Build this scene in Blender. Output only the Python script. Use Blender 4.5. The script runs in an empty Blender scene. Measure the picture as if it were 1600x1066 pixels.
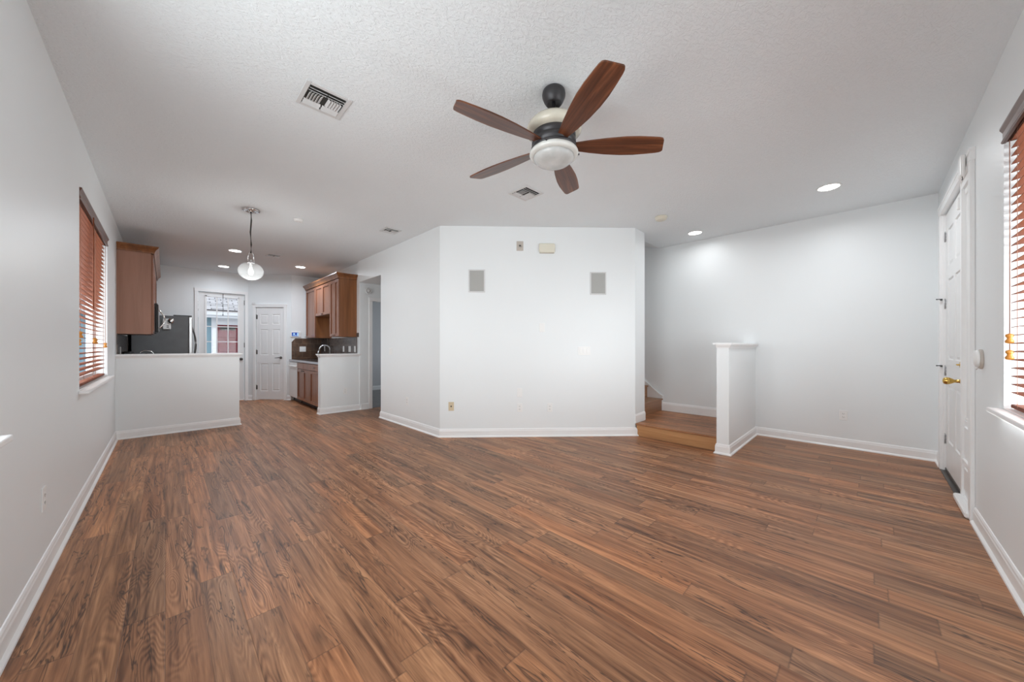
import bpy, bmesh, math, random
from mathutils import Matrix, Vector
random.seed(7)
C = bpy.context.scene.collection
SC = bpy.context.scene
rad = math.radians

# ------------------------------------------------------------------ camera
EYE = 1.182
cam_data = bpy.data.cameras.new('camera')
cam = bpy.data.objects.new('camera', cam_data); C.objects.link(cam)
cam_data.sensor_width = 36.0
cam_data.lens = 549.0 / 1600.0 * 36.0
cam_data.shift_y = 8.0 / 1600.0
cam_data.clip_start = 0.02
cam.location = (0, 0, EYE)
cam.rotation_euler = (rad(90), 0, -math.atan(542.0 / 549.0))
SC.camera = cam

# ------------------------------------------------------------------ world, exposure
SC.view_settings.view_transform = 'Standard'
SC.view_settings.look = 'None'
SC.view_settings.gamma = 1.0
SC.view_settings.use_curve_mapping = False
SC.view_settings.exposure = 0.33
SC.cycles.max_bounces = 14
SC.cycles.diffuse_bounces = 10
SC.cycles.glossy_bounces = 5
SC.cycles.transmission_bounces = 8
SC.cycles.sample_clamp_indirect = 4.0
SC.cycles.caustics_reflective = False
SC.cycles.caustics_refractive = False
SC.cycles.use_denoising = True
wd = bpy.data.worlds.new('sky'); SC.world = wd; wd.use_nodes = True
_wn = wd.node_tree
_bg = _wn.nodes['Background']
_bg.inputs['Color'].default_value = (0.86, 0.93, 1.0, 1)
_bg.inputs['Strength'].default_value = 1.5

def area(name, loc, rot, sx, sy, power, color=(1, 1, 1), spread=180):
    l = bpy.data.lights.new(name, 'AREA'); l.shape = 'RECTANGLE'; l.size = sx; l.size_y = sy
    l.energy = power; l.color = color; l.spread = rad(spread)
    o = bpy.data.objects.new(name, l); C.objects.link(o); o.location = loc; o.rotation_euler = rot
    return o
DAY = (0.945, 1.0, 1.02)
# daylight coming in at the windows, each lamp out of doors behind its window; the bedroom's is added
area('daylight_left_near', (-0.95, 1.28, 1.5), (0, rad(-92), 0), 1.7, 1.9, 54, DAY)
area('daylight_left', (-0.95, 4.9, 1.45), (0, rad(-108), 0), 1.7, 1.9, 58, DAY)
area('daylight_right', (2.27, -1.02, 1.35), (rad(133), 0, 0), 1.9, 1.7, 112, DAY)
area('fill_bedroom', (5.75, 8.3, 1.5), (0, rad(90), 0), 1.4, 1.4, 7, DAY)  # added fill lamp outside an unseen opening, brightens the bedroom

# ------------------------------------------------------------------ node helpers
class NT:
    def __init__(s, name):
        s.m = bpy.data.materials.new(name); s.m.use_nodes = True
        s.t = s.m.node_tree; s.b = s.t.nodes['Principled BSDF']
    def n(s, typ, ins=None, **kw):
        nd = s.t.nodes.new(typ)
        for k, v in kw.items(): setattr(nd, k, v)
        for k, v in (ins or {}).items():
            if isinstance(v, bpy.types.NodeSocket): s.t.links.new(v, nd.inputs[k])
            else: nd.inputs[k].default_value = v
        return nd
    def math(s, op, a, b=0.0, c=None):
        ins = {0: a, 1: b}
        if c is not None: ins[2] = c
        return s.n('ShaderNodeMath', ins, operation=op).outputs[0]
    def ramp(s, fac, stops):
        r = s.n('ShaderNodeValToRGB', {0: fac}); cr = r.color_ramp
        while len(cr.elements) < len(stops): cr.elements.new(0.5)
        for e, (p, c) in zip(cr.elements, stops):
            e.position = p; e.color = (c[0], c[1], c[2], 1) if not isinstance(c, (int, float)) else (c, c, c, 1)
        return r.outputs[0]
    def mix(s, fac, a, b, mode='MIX'):
        nd = s.t.nodes.new('ShaderNodeMix'); nd.data_type = 'RGBA'; nd.blend_type = mode
        for i, v in ((0, fac), (6, a), (7, b)):
            if isinstance(v, bpy.types.NodeSocket): s.t.links.new(v, nd.inputs[i])
            elif i and len(v) == 3: nd.inputs[i].default_value = (*v, 1)
            else: nd.inputs[i].default_value = v
        return nd.outputs[2]
    def set(s, k, v):
        if isinstance(v, bpy.types.NodeSocket): s.t.links.new(v, s.b.inputs[k])
        else: s.b.inputs[k].default_value = (*v, 1) if isinstance(v, tuple) and len(v) == 3 else v
    def bump(s, h, strength, dist=0.01):
        s.t.links.new(s.n('ShaderNodeBump', {'Height': h, 'Strength': strength, 'Distance': dist}).outputs[0], s.b.inputs['Normal'])
    def co(s): return s.n('ShaderNodeTexCoord').outputs['Object']
    def scaled(s, v, sc, loc=(0, 0, 0), rot=(0, 0, 0)):
        return s.n('ShaderNodeMapping', {'Vector': v, 'Scale': sc, 'Location': loc, 'Rotation': rot}).outputs[0]

def plain(name, col, rough=0.5, metal=0.0, noise=0.0, nscale=8.0, bump=0.0, bscale=60.0, **kw):
    k = NT(name); k.set('Roughness', rough); k.set('Metallic', metal)
    co = k.co()
    nz = k.n('ShaderNodeTexNoise', {'Vector': co, 'Scale': nscale, 'Detail': 4.0}).outputs[0]
    lo = tuple(c * (1 - noise) for c in col); hi = tuple(min(1, c * (1 + noise)) for c in col)
    k.set('Base Color', k.ramp(nz, [(0.3, lo), (0.7, hi)]))
    if bump:
        bn = k.n('ShaderNodeTexNoise', {'Vector': co, 'Scale': bscale, 'Detail': 3.0}).outputs[0]
        k.bump(bn, bump, 0.004)
    for a, v in kw.items(): k.set(a.replace('_', ' '), v)
    return k.m

def wood(name, cols, axis='z', rough=0.4, scale=1.0, bump=0.05):
    """straight grain along one axis; cols dark, mid, light"""
    k = NT(name); k.set('Roughness', rough)
    st = {'x': (1.2, 22, 22), 'y': (22, 1.2, 22), 'z': (22, 22, 1.2)}[axis]
    v = k.scaled(k.co(), tuple(q * scale for q in st))
    n1 = k.n('ShaderNodeTexNoise', {'Vector': v, 'Scale': 1.0, 'Detail': 6.0, 'Roughness': 0.6, 'Distortion': 0.6}).outputs[0]
    v2 = k.scaled(k.co(), tuple(q * scale * 0.16 for q in st))
    n2 = k.n('ShaderNodeTexNoise', {'Vector': v2, 'Scale': 1.0, 'Detail': 2.0, 'Distortion': 1.2}).outputs[0]
    f = k.math('ADD', k.math('MULTIPLY', n1, 0.65), k.math('MULTIPLY', n2, 0.35))
    k.set('Base Color', k.ramp(f, [(0.32, cols[0]), (0.5, cols[1]), (0.68, cols[2])]))
    k.bump(n1, bump, 0.002)
    return k.m

def wall_mat(name, col, rough=0.55, bump=0.12):
    k = NT(name); co = k.co()
    n1 = k.n('ShaderNodeTexNoise', {'Vector': co, 'Scale': 190.0, 'Detail': 2.0}).outputs[0]
    n2 = k.n('ShaderNodeTexNoise', {'Vector': co, 'Scale': 1.3, 'Detail': 2.0}).outputs[0]
    k.set('Base Color', k.ramp(n2, [(0.3, tuple(c * 0.985 for c in col)), (0.7, col)]))
    k.set('Roughness', rough); k.bump(n1, bump, 0.002)
    return k.m

def ceiling_mat():
    k = NT('ceiling_texture'); co = k.co()
    v = k.scaled(co, (1.0, 1.9, 1.0), rot=(0, 0, rad(35)))
    n1 = k.n('ShaderNodeTexNoise', {'Vector': v, 'Scale': 26.0, 'Detail': 3.0, 'Roughness': 0.55, 'Distortion': 1.4}).outputs[0]
    h = k.ramp(n1, [(0.42, 0.0), (0.58, 1.0)])
    n2 = k.n('ShaderNodeTexNoise', {'Vector': co, 'Scale': 0.9, 'Detail': 2.0}).outputs[0]
    k.set('Base Color', k.ramp(n2, [(0.3, (0.795, 0.830, 0.850)), (0.7, (0.82, 0.856, 0.877))]))
    k.set('Roughness', 0.8); k.bump(h, 0.42, 0.005)
    return k.m

def floor_mat(name='floor_planks', pw=0.125, pl=1.22, tint=(1, 1, 1)):
    k = NT(name)
    s = k.n('ShaderNodeSeparateXYZ', {0: k.co()}); X, Y = s.outputs[0], s.outputs[1]
    u = k.math('DIVIDE', X, pw); row = k.math('FLOOR', u); fu = k.math('FRACT', u)
    rr = k.n('ShaderNodeTexWhiteNoise', {'W': row}, noise_dimensions='1D').outputs[0]
    w = k.math('ADD', k.math('DIVIDE', Y, pl), k.math('MULTIPLY', rr, 7.3)); col = k.math('FLOOR', w); fw = k.math('FRACT', w)
    pid = k.n('ShaderNodeTexWhiteNoise', {0: k.n('ShaderNodeCombineXYZ', {0: row, 1: col, 2: 3.1}).outputs[0]}, noise_dimensions='3D')
    pr = pid.outputs[0]
    pr2 = k.n('ShaderNodeTexWhiteNoise', {0: k.n('ShaderNodeCombineXYZ', {0: col, 1: row, 2: 8.7}).outputs[0]}, noise_dimensions='3D').outputs[0]
    off = k.math('MULTIPLY', pr, 61.0)
    def vec(sx, sy): return k.n('ShaderNodeCombineXYZ', {0: k.math('MULTIPLY', X, sx), 1: k.math('MULTIPLY', Y, sy), 2: off}).outputs[0]
    # warp field shared by grain and cracks
    wn = k.n('ShaderNodeTexNoise', {'Vector': vec(6.0, 1.6), 'Scale': 1.0, 'Detail': 3.0}).outputs[0]
    # cathedral rings: isolines of a stretched noise
    rn = k.n('ShaderNodeTexNoise', {'Vector': vec(9.0, 1.5), 'Scale': 1.0, 'Detail': 1.5, 'Roughness': 0.4, 'Distortion': 0.3}).outputs[0]
    rings = k.math('SINE', k.math('MULTIPLY', rn, 170.0))
    rings = k.math('MULTIPLY_ADD', rings, 0.5, 0.5)
    rg = k.ramp(k.n('ShaderNodeTexNoise', {'Vector': vec(4.0, 1.3), 'Scale': 1.0, 'Detail': 1.0}).outputs[0], [(0.50, 0.0), (0.60, 1.0)])
    rings = k.mix(rg, (0.5, 0.5, 0.5), k.n('ShaderNodeCombineXYZ', {0: rings, 1: rings, 2: rings}).outputs[0])
    med = k.n('ShaderNodeTexNoise', {'Vector': vec(55.0, 1.8), 'Scale': 1.0, 'Detail': 3.0, 'Roughness': 0.6}).outputs[0]
    fine = k.n('ShaderNodeTexNoise', {'Vector': vec(120.0, 5.0), 'Scale': 1.0, 'Detail': 5.0, 'Roughness': 0.65}).outputs[0]
    streak = k.n('ShaderNodeTexNoise', {'Vector': vec(26.0, 1.3), 'Scale': 1.0, 'Detail': 4.0, 'Roughness': 0.6, 'Distortion': 0.9}).outputs[0]
    base = k.ramp(k.math('ADD', k.math('ADD', k.math('MULTIPLY', streak, 0.50), k.math('MULTIPLY', med, 0.22)), k.math('ADD', k.math('MULTIPLY', fine, 0.18), k.math('MULTIPLY', rings, 0.10))),
        [(0.34, (0.080, 0.034, 0.016)), (0.43, (0.215, 0.096, 0.046)), (0.53, (0.37, 0.176, 0.087)), (0.66, (0.585, 0.305, 0.158))])
    # per plank tone and hue
    tone = k.ramp(pr, [(0.0, (0.74, 0.73, 0.73)), (0.35, (0.93, 0.92, 0.92)), (0.7, (1.03, 1.0, 0.97)), (1.0, (1.2, 1.15, 1.08))])
    c = k.mix(1.0, base, tone, 'MULTIPLY')
    hue = k.ramp(pr2, [(0.0, (0.95, 1.02, 1.06)), (0.5, (1.0, 1.0, 1.0)), (1.0, (1.06, 0.98, 0.91))])
    c = k.mix(1.0, c, hue, 'MULTIPLY')
    # dark cracks
    cn = k.n('ShaderNodeTexNoise', {'Vector': vec(15.0, 1.25), 'Scale': 1.0, 'Detail': 3.5, 'Roughness': 0.55, 'Distortion': 1.5}).outputs[0]
    cd = k.math('ABSOLUTE', k.math('SUBTRACT', cn, 0.5))
    crack = k.ramp(cd, [(0.0, 1.0), (0.011, 0.7), (0.022, 0.0)])
    gate = k.ramp(k.n('ShaderNodeTexNoise', {'Vector': vec(5.0, 1.1), 'Scale': 1.0, 'Detail': 1.0}).outputs[0], [(0.49, 0.0), (0.57, 1.0)])
    c = k.mix(k.math('MULTIPLY', k.math('MULTIPLY', crack, gate), 0.82), c, (0.045, 0.024, 0.016))
    # knots
    vo = k.n('ShaderNodeTexVoronoi', {'Vector': vec(4.0, 1.3), 'Scale': 1.0}).outputs[0]
    c = k.mix(k.math('MULTIPLY', k.ramp(vo, [(0.0, 1.0), (0.13, 0.0)]), 0.7), c, (0.06, 0.032, 0.02))
    # joints between planks
    eu = k.math('MINIMUM', fu, k.math('SUBTRACT', 1.0, fu)); ew = k.math('MINIMUM', fw, k.math('SUBTRACT', 1.0, fw))
    gu = k.ramp(eu, [(0.0, 1.0), (0.014, 0.0)]); gw = k.ramp(ew, [(0.0, 1.0), (0.0016, 0.0)])
    gap = k.math('MAXIMUM', gu, gw)
    c = k.mix(k.math('MULTIPLY', gap, 0.5), c, (0.08, 0.045, 0.03))
    c = k.mix(1.0, c, tint, 'MULTIPLY')
    k.set('Base Color', c)
    k.set('Roughness', k.ramp(fine, [(0.3, 0.36), (0.7, 0.48)]))
    k.set('Specular IOR Level', 0.36)
    k.bump(k.math('SUBTRACT', k.math('MULTIPLY', fine, 0.35), gap), 0.25, 0.0015)
    return k.m

def tile_mat(name, c1, c2, grout, w=0.3, h=0.3, rough=0.3):
    k = NT(name)
    s = k.n('ShaderNodeSeparateXYZ', {0: k.co()})
    v = k.n('ShaderNodeCombineXYZ', {0: s.outputs[0], 1: s.outputs[2], 2: 0.0}).outputs[0]
    b = k.n('ShaderNodeTexBrick', {'Vector': v, 'Color1': (*c1, 1), 'Color2': (*c2, 1), 'Mortar': (*grout, 1), 'Scale': 1.0,
        'Mortar Size': 0.0035, 'Brick Width': w, 'Row Height': h})
    b.offset = 0.5
    nz = k.n('ShaderNodeTexNoise', {'Vector': k.co(), 'Scale': 14.0, 'Detail': 5.0}).outputs[0]
    c = k.mix(0.6, b.outputs[0], k.ramp(nz, [(0.3, (0.45, 0.45, 0.45)), (0.7, (1.5, 1.4, 1.3))]), 'MULTIPLY')
    k.set('Base Color', c); k.set('Roughness', rough)
    k.bump(b.outputs[1], -0.3, 0.003)
    return k.m

def shingle_mat():
    k = NT('roof_shingles')
    b = k.n('ShaderNodeTexBrick', {'Vector': k.co(), 'Color1': (0.36, 0.35, 0.36, 1), 'Color2': (0.56, 0.55, 0.57, 1), 'Mortar': (0.17, 0.16, 0.17, 1), 'Scale': 1.0,
        'Mortar Size': 0.016, 'Brick Width': 0.33, 'Row Height': 0.15})
    k.set('Base Color', b.outputs[0]); k.set('Roughness', 0.9)
    return k.m

def glow(name, col, strength):
    k = NT(name); k.set('Base Color', (0.03, 0.03, 0.03)); k.set('Emission Color', col); k.set('Emission Strength', strength)
    return k.m

def glass_mat(name, tint=(1, 1, 1), rough=0.0, mixf=0.1):
    k = NT(name)
    tr = k.n('ShaderNodeBsdfTransparent', {0: (*tint, 1)}); gl = k.n('ShaderNodeBsdfGlossy', {0: (1, 1, 1, 1), 'Roughness': rough})
    mx = k.n('ShaderNodeMixShader', {0: 0.008, 1: tr.outputs[0], 2: gl.outputs[0]})
    k.t.links.new(mx.outputs[0], k.t.nodes['Material Output'].inputs[0])
    return k.m

def frosted(name, col, amount=0.5, strength=0.0):
    """thin pressed glass: part see-through, part milky"""
    k = NT(name)
    tr = k.n('ShaderNodeBsdfTransparent', {0: (0.97, 0.97, 0.97, 1)})
    nz = k.n('ShaderNodeTexWave', {'Vector': k.co(), 'Scale': 60.0}, bands_direction='Z').outputs[0]
    k.set('Base Color', col); k.set('Roughness', 0.18); k.set('Transmission Weight', 0.0)
    k.bump(nz, 0.15, 0.002)
    mx = k.n('ShaderNodeMixShader', {0: amount, 1: tr.outputs[0], 2: k.b.outputs[0]})
    k.t.links.new(mx.outputs[0], k.t.nodes['Material Output'].inputs[0])
    return k.m

M = {}
M['wall'] = wall_mat('wall_paint', (0.81, 0.835, 0.845), 0.42)
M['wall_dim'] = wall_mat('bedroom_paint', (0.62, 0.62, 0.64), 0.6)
M['ceil'] = ceiling_mat()
M['trim'] = plain('trim_paint', (0.86, 0.86, 0.86), 0.3, noise=0.01)
M['door'] = plain('door_paint', (0.80, 0.80, 0.80), 0.35, noise=0.01)
M['floor'] = floor_mat()
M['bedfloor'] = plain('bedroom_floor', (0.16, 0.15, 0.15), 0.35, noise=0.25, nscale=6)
M['riser'] = wood('riser_oak', ((0.33, 0.155, 0.065), (0.45, 0.225, 0.095), (0.54, 0.29, 0.13)), 'y', 0.35)
M['steprise'] = wood('step_oak', ((0.20, 0.095, 0.045), (0.30, 0.15, 0.075), (0.38, 0.20, 0.10)), 'x', 0.35)
M['cab'] = wood('cabinet_maple', ((0.12, 0.040, 0.012), (0.22, 0.080, 0.025), (0.32, 0.128, 0.044)), 'z', 0.33, 0.6)
M['cabdoor'] = wood('cabinet_door_maple', ((0.19, 0.075, 0.04), (0.26, 0.108, 0.06), (0.32, 0.142, 0.085)), 'z', 0.26, 0.6)
M['cabdark'] = plain('gap_shade_and_kick', (0.03, 0.012, 0.008), 0.6)  # near-black for toe kicks and for shade painted into door gaps
M['cabend'] = wood('cabinet_end_panel', ((0.26, 0.125, 0.08), (0.33, 0.165, 0.11), (0.39, 0.20, 0.14)), 'z', 0.35, 0.5)
M['blind'] = wood('blind_slat_wood', ((0.135, 0.036, 0.017), (0.185, 0.054, 0.025), (0.24, 0.076, 0.035)), 'x', 0.65, 0.8)
M['blind'].node_tree.nodes['Principled BSDF'].inputs['Specular IOR Level'].default_value = 0.15
M['valance'] = wood('valance_wood', ((0.085, 0.035, 0.022), (0.13, 0.06, 0.04), (0.17, 0.085, 0.06)), 'x', 0.3)
M['cord'] = plain('blind_cord', (0.42, 0.20, 0.13), 0.8)
M['tassel'] = plain('tassel_wood', (0.62, 0.26, 0.04), 0.3)
M['blade'] = wood('fan_blade_walnut', ((0.026, 0.009, 0.005), (0.125, 0.041, 0.018), (0.34, 0.125, 0.052)), 'x', 0.32, 1.7)
M['bronze'] = plain('fan_bronze', (0.045, 0.043, 0.046), 0.42, 0.35)
M['cream'] = plain('cream_glass', (0.66, 0.62, 0.52), 0.18, noise=0.08, nscale=14)
M['fanglass'] = plain('fan_light_glass', (0.66, 0.66, 0.63), 0.12, noise=0.05, nscale=20)
M['fanglass2'] = plain('fan_light_bowl', (0.50, 0.50, 0.49), 0.22, noise=0.22, nscale=9)
M['steel'] = plain('stainless_steel', (0.62, 0.62, 0.62), 0.28, 0.9)
M['hinge'] = plain('hinge_steel', (0.33, 0.33, 0.34), 0.3, 0.8)
M['chrome'] = plain('chrome', (0.78, 0.78, 0.78), 0.12, 1.0)
M['nickel'] = plain('dark_nickel', (0.10, 0.095, 0.09), 0.35, 0.8)
M['brass'] = plain('brass', (0.72, 0.47, 0.13), 0.2, 1.0)
M['black'] = plain('black_plastic', (0.012, 0.012, 0.013), 0.3)
M['blackcord'] = plain('black_cord', (0.03, 0.03, 0.03), 0.6)
M['fridge_side'] = plain('fridge_side_grey', (0.13, 0.132, 0.134), 0.5, noise=0.08, bump=0.1, bscale=300)
M['white'] = plain('white_plastic', (0.84, 0.84, 0.83), 0.35)
M['almond'] = plain('almond_plastic', (0.66, 0.55, 0.38), 0.4)
M['beige'] = plain('beige_plastic', (0.74, 0.71, 0.60), 0.4)
M['greige'] = plain('taupe_plate', (0.52, 0.47, 0.42), 0.4)
M['slot'] = plain('outlet_slot', (0.06, 0.055, 0.05), 0.6)
M['grille'] = plain('speaker_grille', (0.40, 0.40, 0.385), 0.6, bump=0.4, bscale=500)
M['ventw'] = plain('vent_metal', (0.66, 0.66, 0.66), 0.4)
M['ventd'] = plain('vent_duct', (0.035, 0.033, 0.03), 0.8)
M['glass'] = glass_mat('window_glass')
M['globe'] = frosted('globe_glass', (0.58, 0.58, 0.58), 0.08)
M['led'] = glow('led_disc', (1.0, 0.98, 0.95, 1), 14.0)
M['bulb'] = glow('bulb', (1.0, 0.98, 0.95, 1), 9.0)
M['bs_brown'] = tile_mat('backsplash_brown', (0.070, 0.034, 0.019), (0.12, 0.062, 0.034), (0.19, 0.13, 0.09), 0.155, 0.155)
M['bs_grey'] = tile_mat('backsplash_slate', (0.085, 0.07, 0.065), (0.12, 0.10, 0.092), (0.19, 0.16, 0.14), 0.3, 0.3, 0.22)
M['granite'] = plain('counter_granite', (0.055, 0.05, 0.05), 0.16, noise=0.6, nscale=90)
M['edgesheen'] = plain('counter_edge_sheen', (0.45, 0.46, 0.50), 0.25, noise=0.25, nscale=80)  # pale tone paints the light reflecting off the dark granite edge
M['screen'] = glow('keypad_screen', (0.01, 0.10, 0.55, 1), 0.55)
M['screenicon'] = glow('keypad_icon', (0.5, 0.75, 1.0, 1), 1.0)
M['shingle'] = shingle_mat()
M['bluewall'] = plain('blue_siding', (0.24, 0.37, 0.44), 0.8)
M['garage_red'] = plain('garage_red', (0.17, 0.020, 0.030), 0.85, noise=0.15)
M['ext_white'] = plain('exterior_white', (0.80, 0.82, 0.86), 0.6)
M['stucco'] = plain('neighbour_stucco', (0.55, 0.44, 0.40), 0.9, bump=0.3)
M['ground'] = plain('ground_concrete', (0.42, 0.41, 0.39), 0.9, noise=0.1)
M['threshold'] = plain('threshold_dark', (0.05, 0.045, 0.04), 0.4)

# ------------------------------------------------------------------ mesh helpers
class MB:
    def __init__(s, T=None):
        s.bm = bmesh.new(); s.T = T or Matrix.Identity(4); s.mats = []; s.cur = 0
    def use(s, mat):
        if mat not in s.mats: s.mats.append(mat)
        s.cur = s.mats.index(mat); return s
    def _v(s, p): return s.bm.verts.new(s.T @ Vector(p))
    def face(s, vs, smooth=False):
        try: f = s.bm.faces.new(vs)
        except ValueError: return None
        f.material_index = s.cur; f.smooth = smooth; return f
    def box(s, x0, x1, y0, y1, z0, z1, bevel=0.0, seg=1):
        if x0 > x1: x0, x1 = x1, x0
        if y0 > y1: y0, y1 = y1, y0
        if z0 > z1: z0, z1 = z1, z0
        v = [s._v(p) for p in ((x0, y0, z0), (x1, y0, z0), (x1, y1, z0), (x0, y1, z0), (x0, y0, z1), (x1, y0, z1), (x1, y1, z1), (x0, y1, z1))]
        fs = [s.face([v[i] for i in q]) for q in ((3, 2, 1, 0), (4, 5, 6, 7), (0, 1, 5, 4), (1, 2, 6, 5), (2, 3, 7, 6), (3, 0, 4, 7))]
        if bevel:
            es = list({e for f in fs for e in f.edges})
            bmesh.ops.bevel(s.bm, geom=es, offset=bevel, segments=seg, affect='EDGES', profile=0.5, clamp_overlap=True)
        return s
    def prism(s, pts, z0, z1, cap=True):
        a = [s._v((x, y, z0)) for x, y in pts]; b = [s._v((x, y, z1)) for x, y in pts]; n = len(pts)
        for i in range(n): s.face([a[i], a[(i + 1) % n], b[(i + 1) % n], b[i]])
        if cap: s.face(a[::-1]); s.face(b)
        return s
    def extrude(s, prof, fn0, fn1, smooth=False):
        """prof list of 2-D points; fn0, fn1 map a profile point to 3-D at both ends"""
        a = [s._v(fn0(p)) for p in prof]; b = [s._v(fn1(p)) for p in prof]; n = len(prof)
        for i in range(n): s.face([a[i], a[(i + 1) % n], b[(i + 1) % n], b[i]], smooth)
        s.face(a[::-1]); s.face(b); return s
    def sweep(s, path, prof, side=1, closed=False):
        """prof (offset, z) pushed to the left (side 1) or the right of a horizontal path, mitred"""
        n = len(path); rings = []
        for i in range(n):
            p = Vector((path[i][0], path[i][1]))
            dirs = []
            if i > 0 or closed: dirs.append((p - Vector(path[i - 1][:2])).normalized())
            if i < n - 1 or closed: dirs.append((Vector(path[(i + 1) % n][:2]) - p).normalized())
            ns = [Vector((-d.y, d.x)) * side for d in dirs]
            if len(ns) == 2:
                m = ns[0] + ns[1]
                m = m / max(0.2, m.dot(ns[0])) if m.length > 1e-5 else ns[0]
            else: m = ns[0]
            z = path[i][2] if len(path[i]) > 2 else 0.0
            rings.append([s._v((p.x + m.x * o, p.y + m.y * o, z + h)) for o, h in prof])
        k = len(prof)
        for i in range(n if closed else n - 1):
            a, b = rings[i], rings[(i + 1) % n]
            for j in range(k): s.face([a[j], a[(j + 1) % k], b[(j + 1) % k], b[j]])
        if not closed: s.face(rings[0][::-1]); s.face(rings[-1])
        return s
    def lathe(s, prof, n=32, center=(0, 0, 0), axis='z', smooth=True, closed=False):
        """prof (radius, height) from one end to the other"""
        rings = []
        for r, h in prof:
            ring = []
            for i in range(n):
                a = 2 * math.pi * i / n; x, y = r * math.cos(a), r * math.sin(a)
                p = {'z': (x, y, h), 'y': (x, h, y), 'x': (h, x, y)}[axis]
                ring.append(s._v((p[0] + center[0], p[1] + center[1], p[2] + center[2])))
            rings.append(ring)
        for k in range(len(rings) - 1):
            for i in range(n): s.face([rings[k][i], rings[k][(i + 1) % n], rings[k + 1][(i + 1) % n], rings[k + 1][i]], smooth)
        if not closed:
            if prof[0][0] > 1e-6: s.face(rings[0][::-1])
            if prof[-1][0] > 1e-6: s.face(rings[-1])
        return s
    def tube(s, pts, r, n=8, smooth=True):
        pts = [Vector(p) for p in pts]; rings = []; ref = Vector((0, 0, 1))
        for i, p in enumerate(pts):
            d = (pts[min(i + 1, len(pts) - 1)] - pts[max(i - 1, 0)]).normalized()
            u = d.cross(ref)
            if u.length < 1e-3: u = d.cross(Vector((0, 1, 0)))
            u.normalize(); w = u.cross(d).normalized()
            rr = r[i] if isinstance(r, (list, tuple)) else r
            rings.append([s._v(p + u * rr * math.cos(2 * math.pi * k / n) + w * rr * math.sin(2 * math.pi * k / n)) for k in range(n)])
        for a, b in zip(rings, rings[1:]):
            for k in range(n): s.face([a[k], a[(k + 1) % n], b[(k + 1) % n], b[k]], smooth)
        s.face(rings[0][::-1]); s.face(rings[-1]); return s
    def wallplate(s, x0, x1, z0, z1, t, holes):
        """a wall in the local x-z plane, thickness y 0..t, with rectangular holes (x0,x1,z0,z1)"""
        xs = sorted({x0, x1, *[h[0] for h in holes], *[h[1] for h in holes]})
        for a, b in zip(xs, xs[1:]):
            m = (a + b) / 2; cuts = sorted([(h[2], h[3]) for h in holes if h[0] < m < h[1]]); z = z0
            for c0, c1 in cuts:
                if c0 > z + 1e-6: s.box(a, b, 0, t, z, c0)
                z = c1
            if z < z1 - 1e-6: s.box(a, b, 0, t, z, z1)
        return s
    def build(s, name, mat=None, parent=None, kind=None):
        if mat and not s.mats: s.mats = [mat]
        bmesh.ops.remove_doubles(s.bm, verts=s.bm.verts, dist=1e-5)
        bmesh.ops.recalc_face_normals(s.bm, faces=s.bm.faces)
        me = bpy.data.meshes.new(name); s.bm.to_mesh(me); s.bm.free()
        for m in s.mats: me.materials.append(m)
        o = bpy.data.objects.new(name, me); C.objects.link(o)
        if parent: o.parent = parent
        if kind: o['kind'] = kind
        return o

def at(o, loc, rz=0.0): o.location = loc; o.rotation_euler = (0, 0, rz); return o
def tag(o, label, cat, group=None):
    o['label'] = label; o['category'] = cat
    if group: o['group'] = group
    return o
def thing(name, label, cat, loc=(0, 0, 0), rz=0.0, group=None):
    o = bpy.data.objects.new(name, None); C.objects.link(o); o.empty_display_size = 0.1
    return tag(at(o, loc, rz), label, cat, group)
def copy_thing(root, loc, rz, label):
    r = root.copy(); C.objects.link(r); at(r, loc, rz); r['label'] = label
    for ch in list(root.children):
        c = ch.copy(); C.objects.link(c); c.parent = r
        for g in list(ch.children):
            d = g.copy(); C.objects.link(d); d.parent = c
    return r
def struct(name, mb, mat=None, parent=None): return mb.build(name, mat, parent, 'structure')

# ------------------------------------------------------------------ the plan of the house
H = 2.743; XL = -0.445; XF = 5.615; YR = -0.505; XP = 2.535; XK = 2.57; YB = 9.53
TH = 0.12
PI = math.pi
# local wall frames: x to the right as one faces the wall, -y out of the wall, z up
def wall_frame(loc, rz): return (loc, rz)

# floor and ceiling
struct('floor', MB().box(XL - 0.2, XF + 0.15, YR - 0.2, YB + 0.15, -0.1, 0), M['floor'])
m = MB()
m.box(XL - 0.15, 4.71, YR - 0.15, YB + 0.15, H, H + 0.12)
m.box(4.71, XF + 0.15, YR - 0.15, 2.335, H, H + 0.12)
m.box(4.71, XF + 0.15, 5.3, YB + 0.15, H, H + 0.12)
struct('ceiling', m, M['ceil'])
# sloped ceiling over the stairs
m = MB().extrude([(2.335, H), (5.3, H + 0.83), (5.3, H + 0.95), (2.335, H + 0.12)], lambda p: (4.71, p[0], p[1]), lambda p: (XF, p[0], p[1]))
struct('ceiling_stairs', m, M['wall'])

WZ0, WZ1 = 0.86, 2.345
# left wall (frame: x runs +Y). origin at (XL, YR)
LW1 = (4.035, 5.79); LW0 = (0.42, 2.15)
holes = [(LW1[0] - YR, LW1[1] - YR, WZ0, WZ1), (LW0[0] - YR, LW0[1] - YR, WZ0, WZ1)]
o = struct('wall_left', MB().wallplate(-0.15, YB - YR, 0, H, 0.15, holes), M['wall']); at(o, (XL, YR, 0), PI / 2)
# right wall (frame: x runs -X). origin at (XF, YR)
RW = (1.40, 3.155)
DO0, DO1, DOZ = 3.93, 5.29, 2.435     # opening for door and sidelight
holes = [(XF - RW[1], XF - RW[0], WZ0 - 0.01, WZ1 - 0.01), (XF - DO1, XF - DO0, 0, DOZ)]
o = struct('wall_right', MB().wallplate(0, XF - XL, 0, H, 0.15, holes), M['wall']); at(o, (XF, YR, 0), PI)
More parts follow.
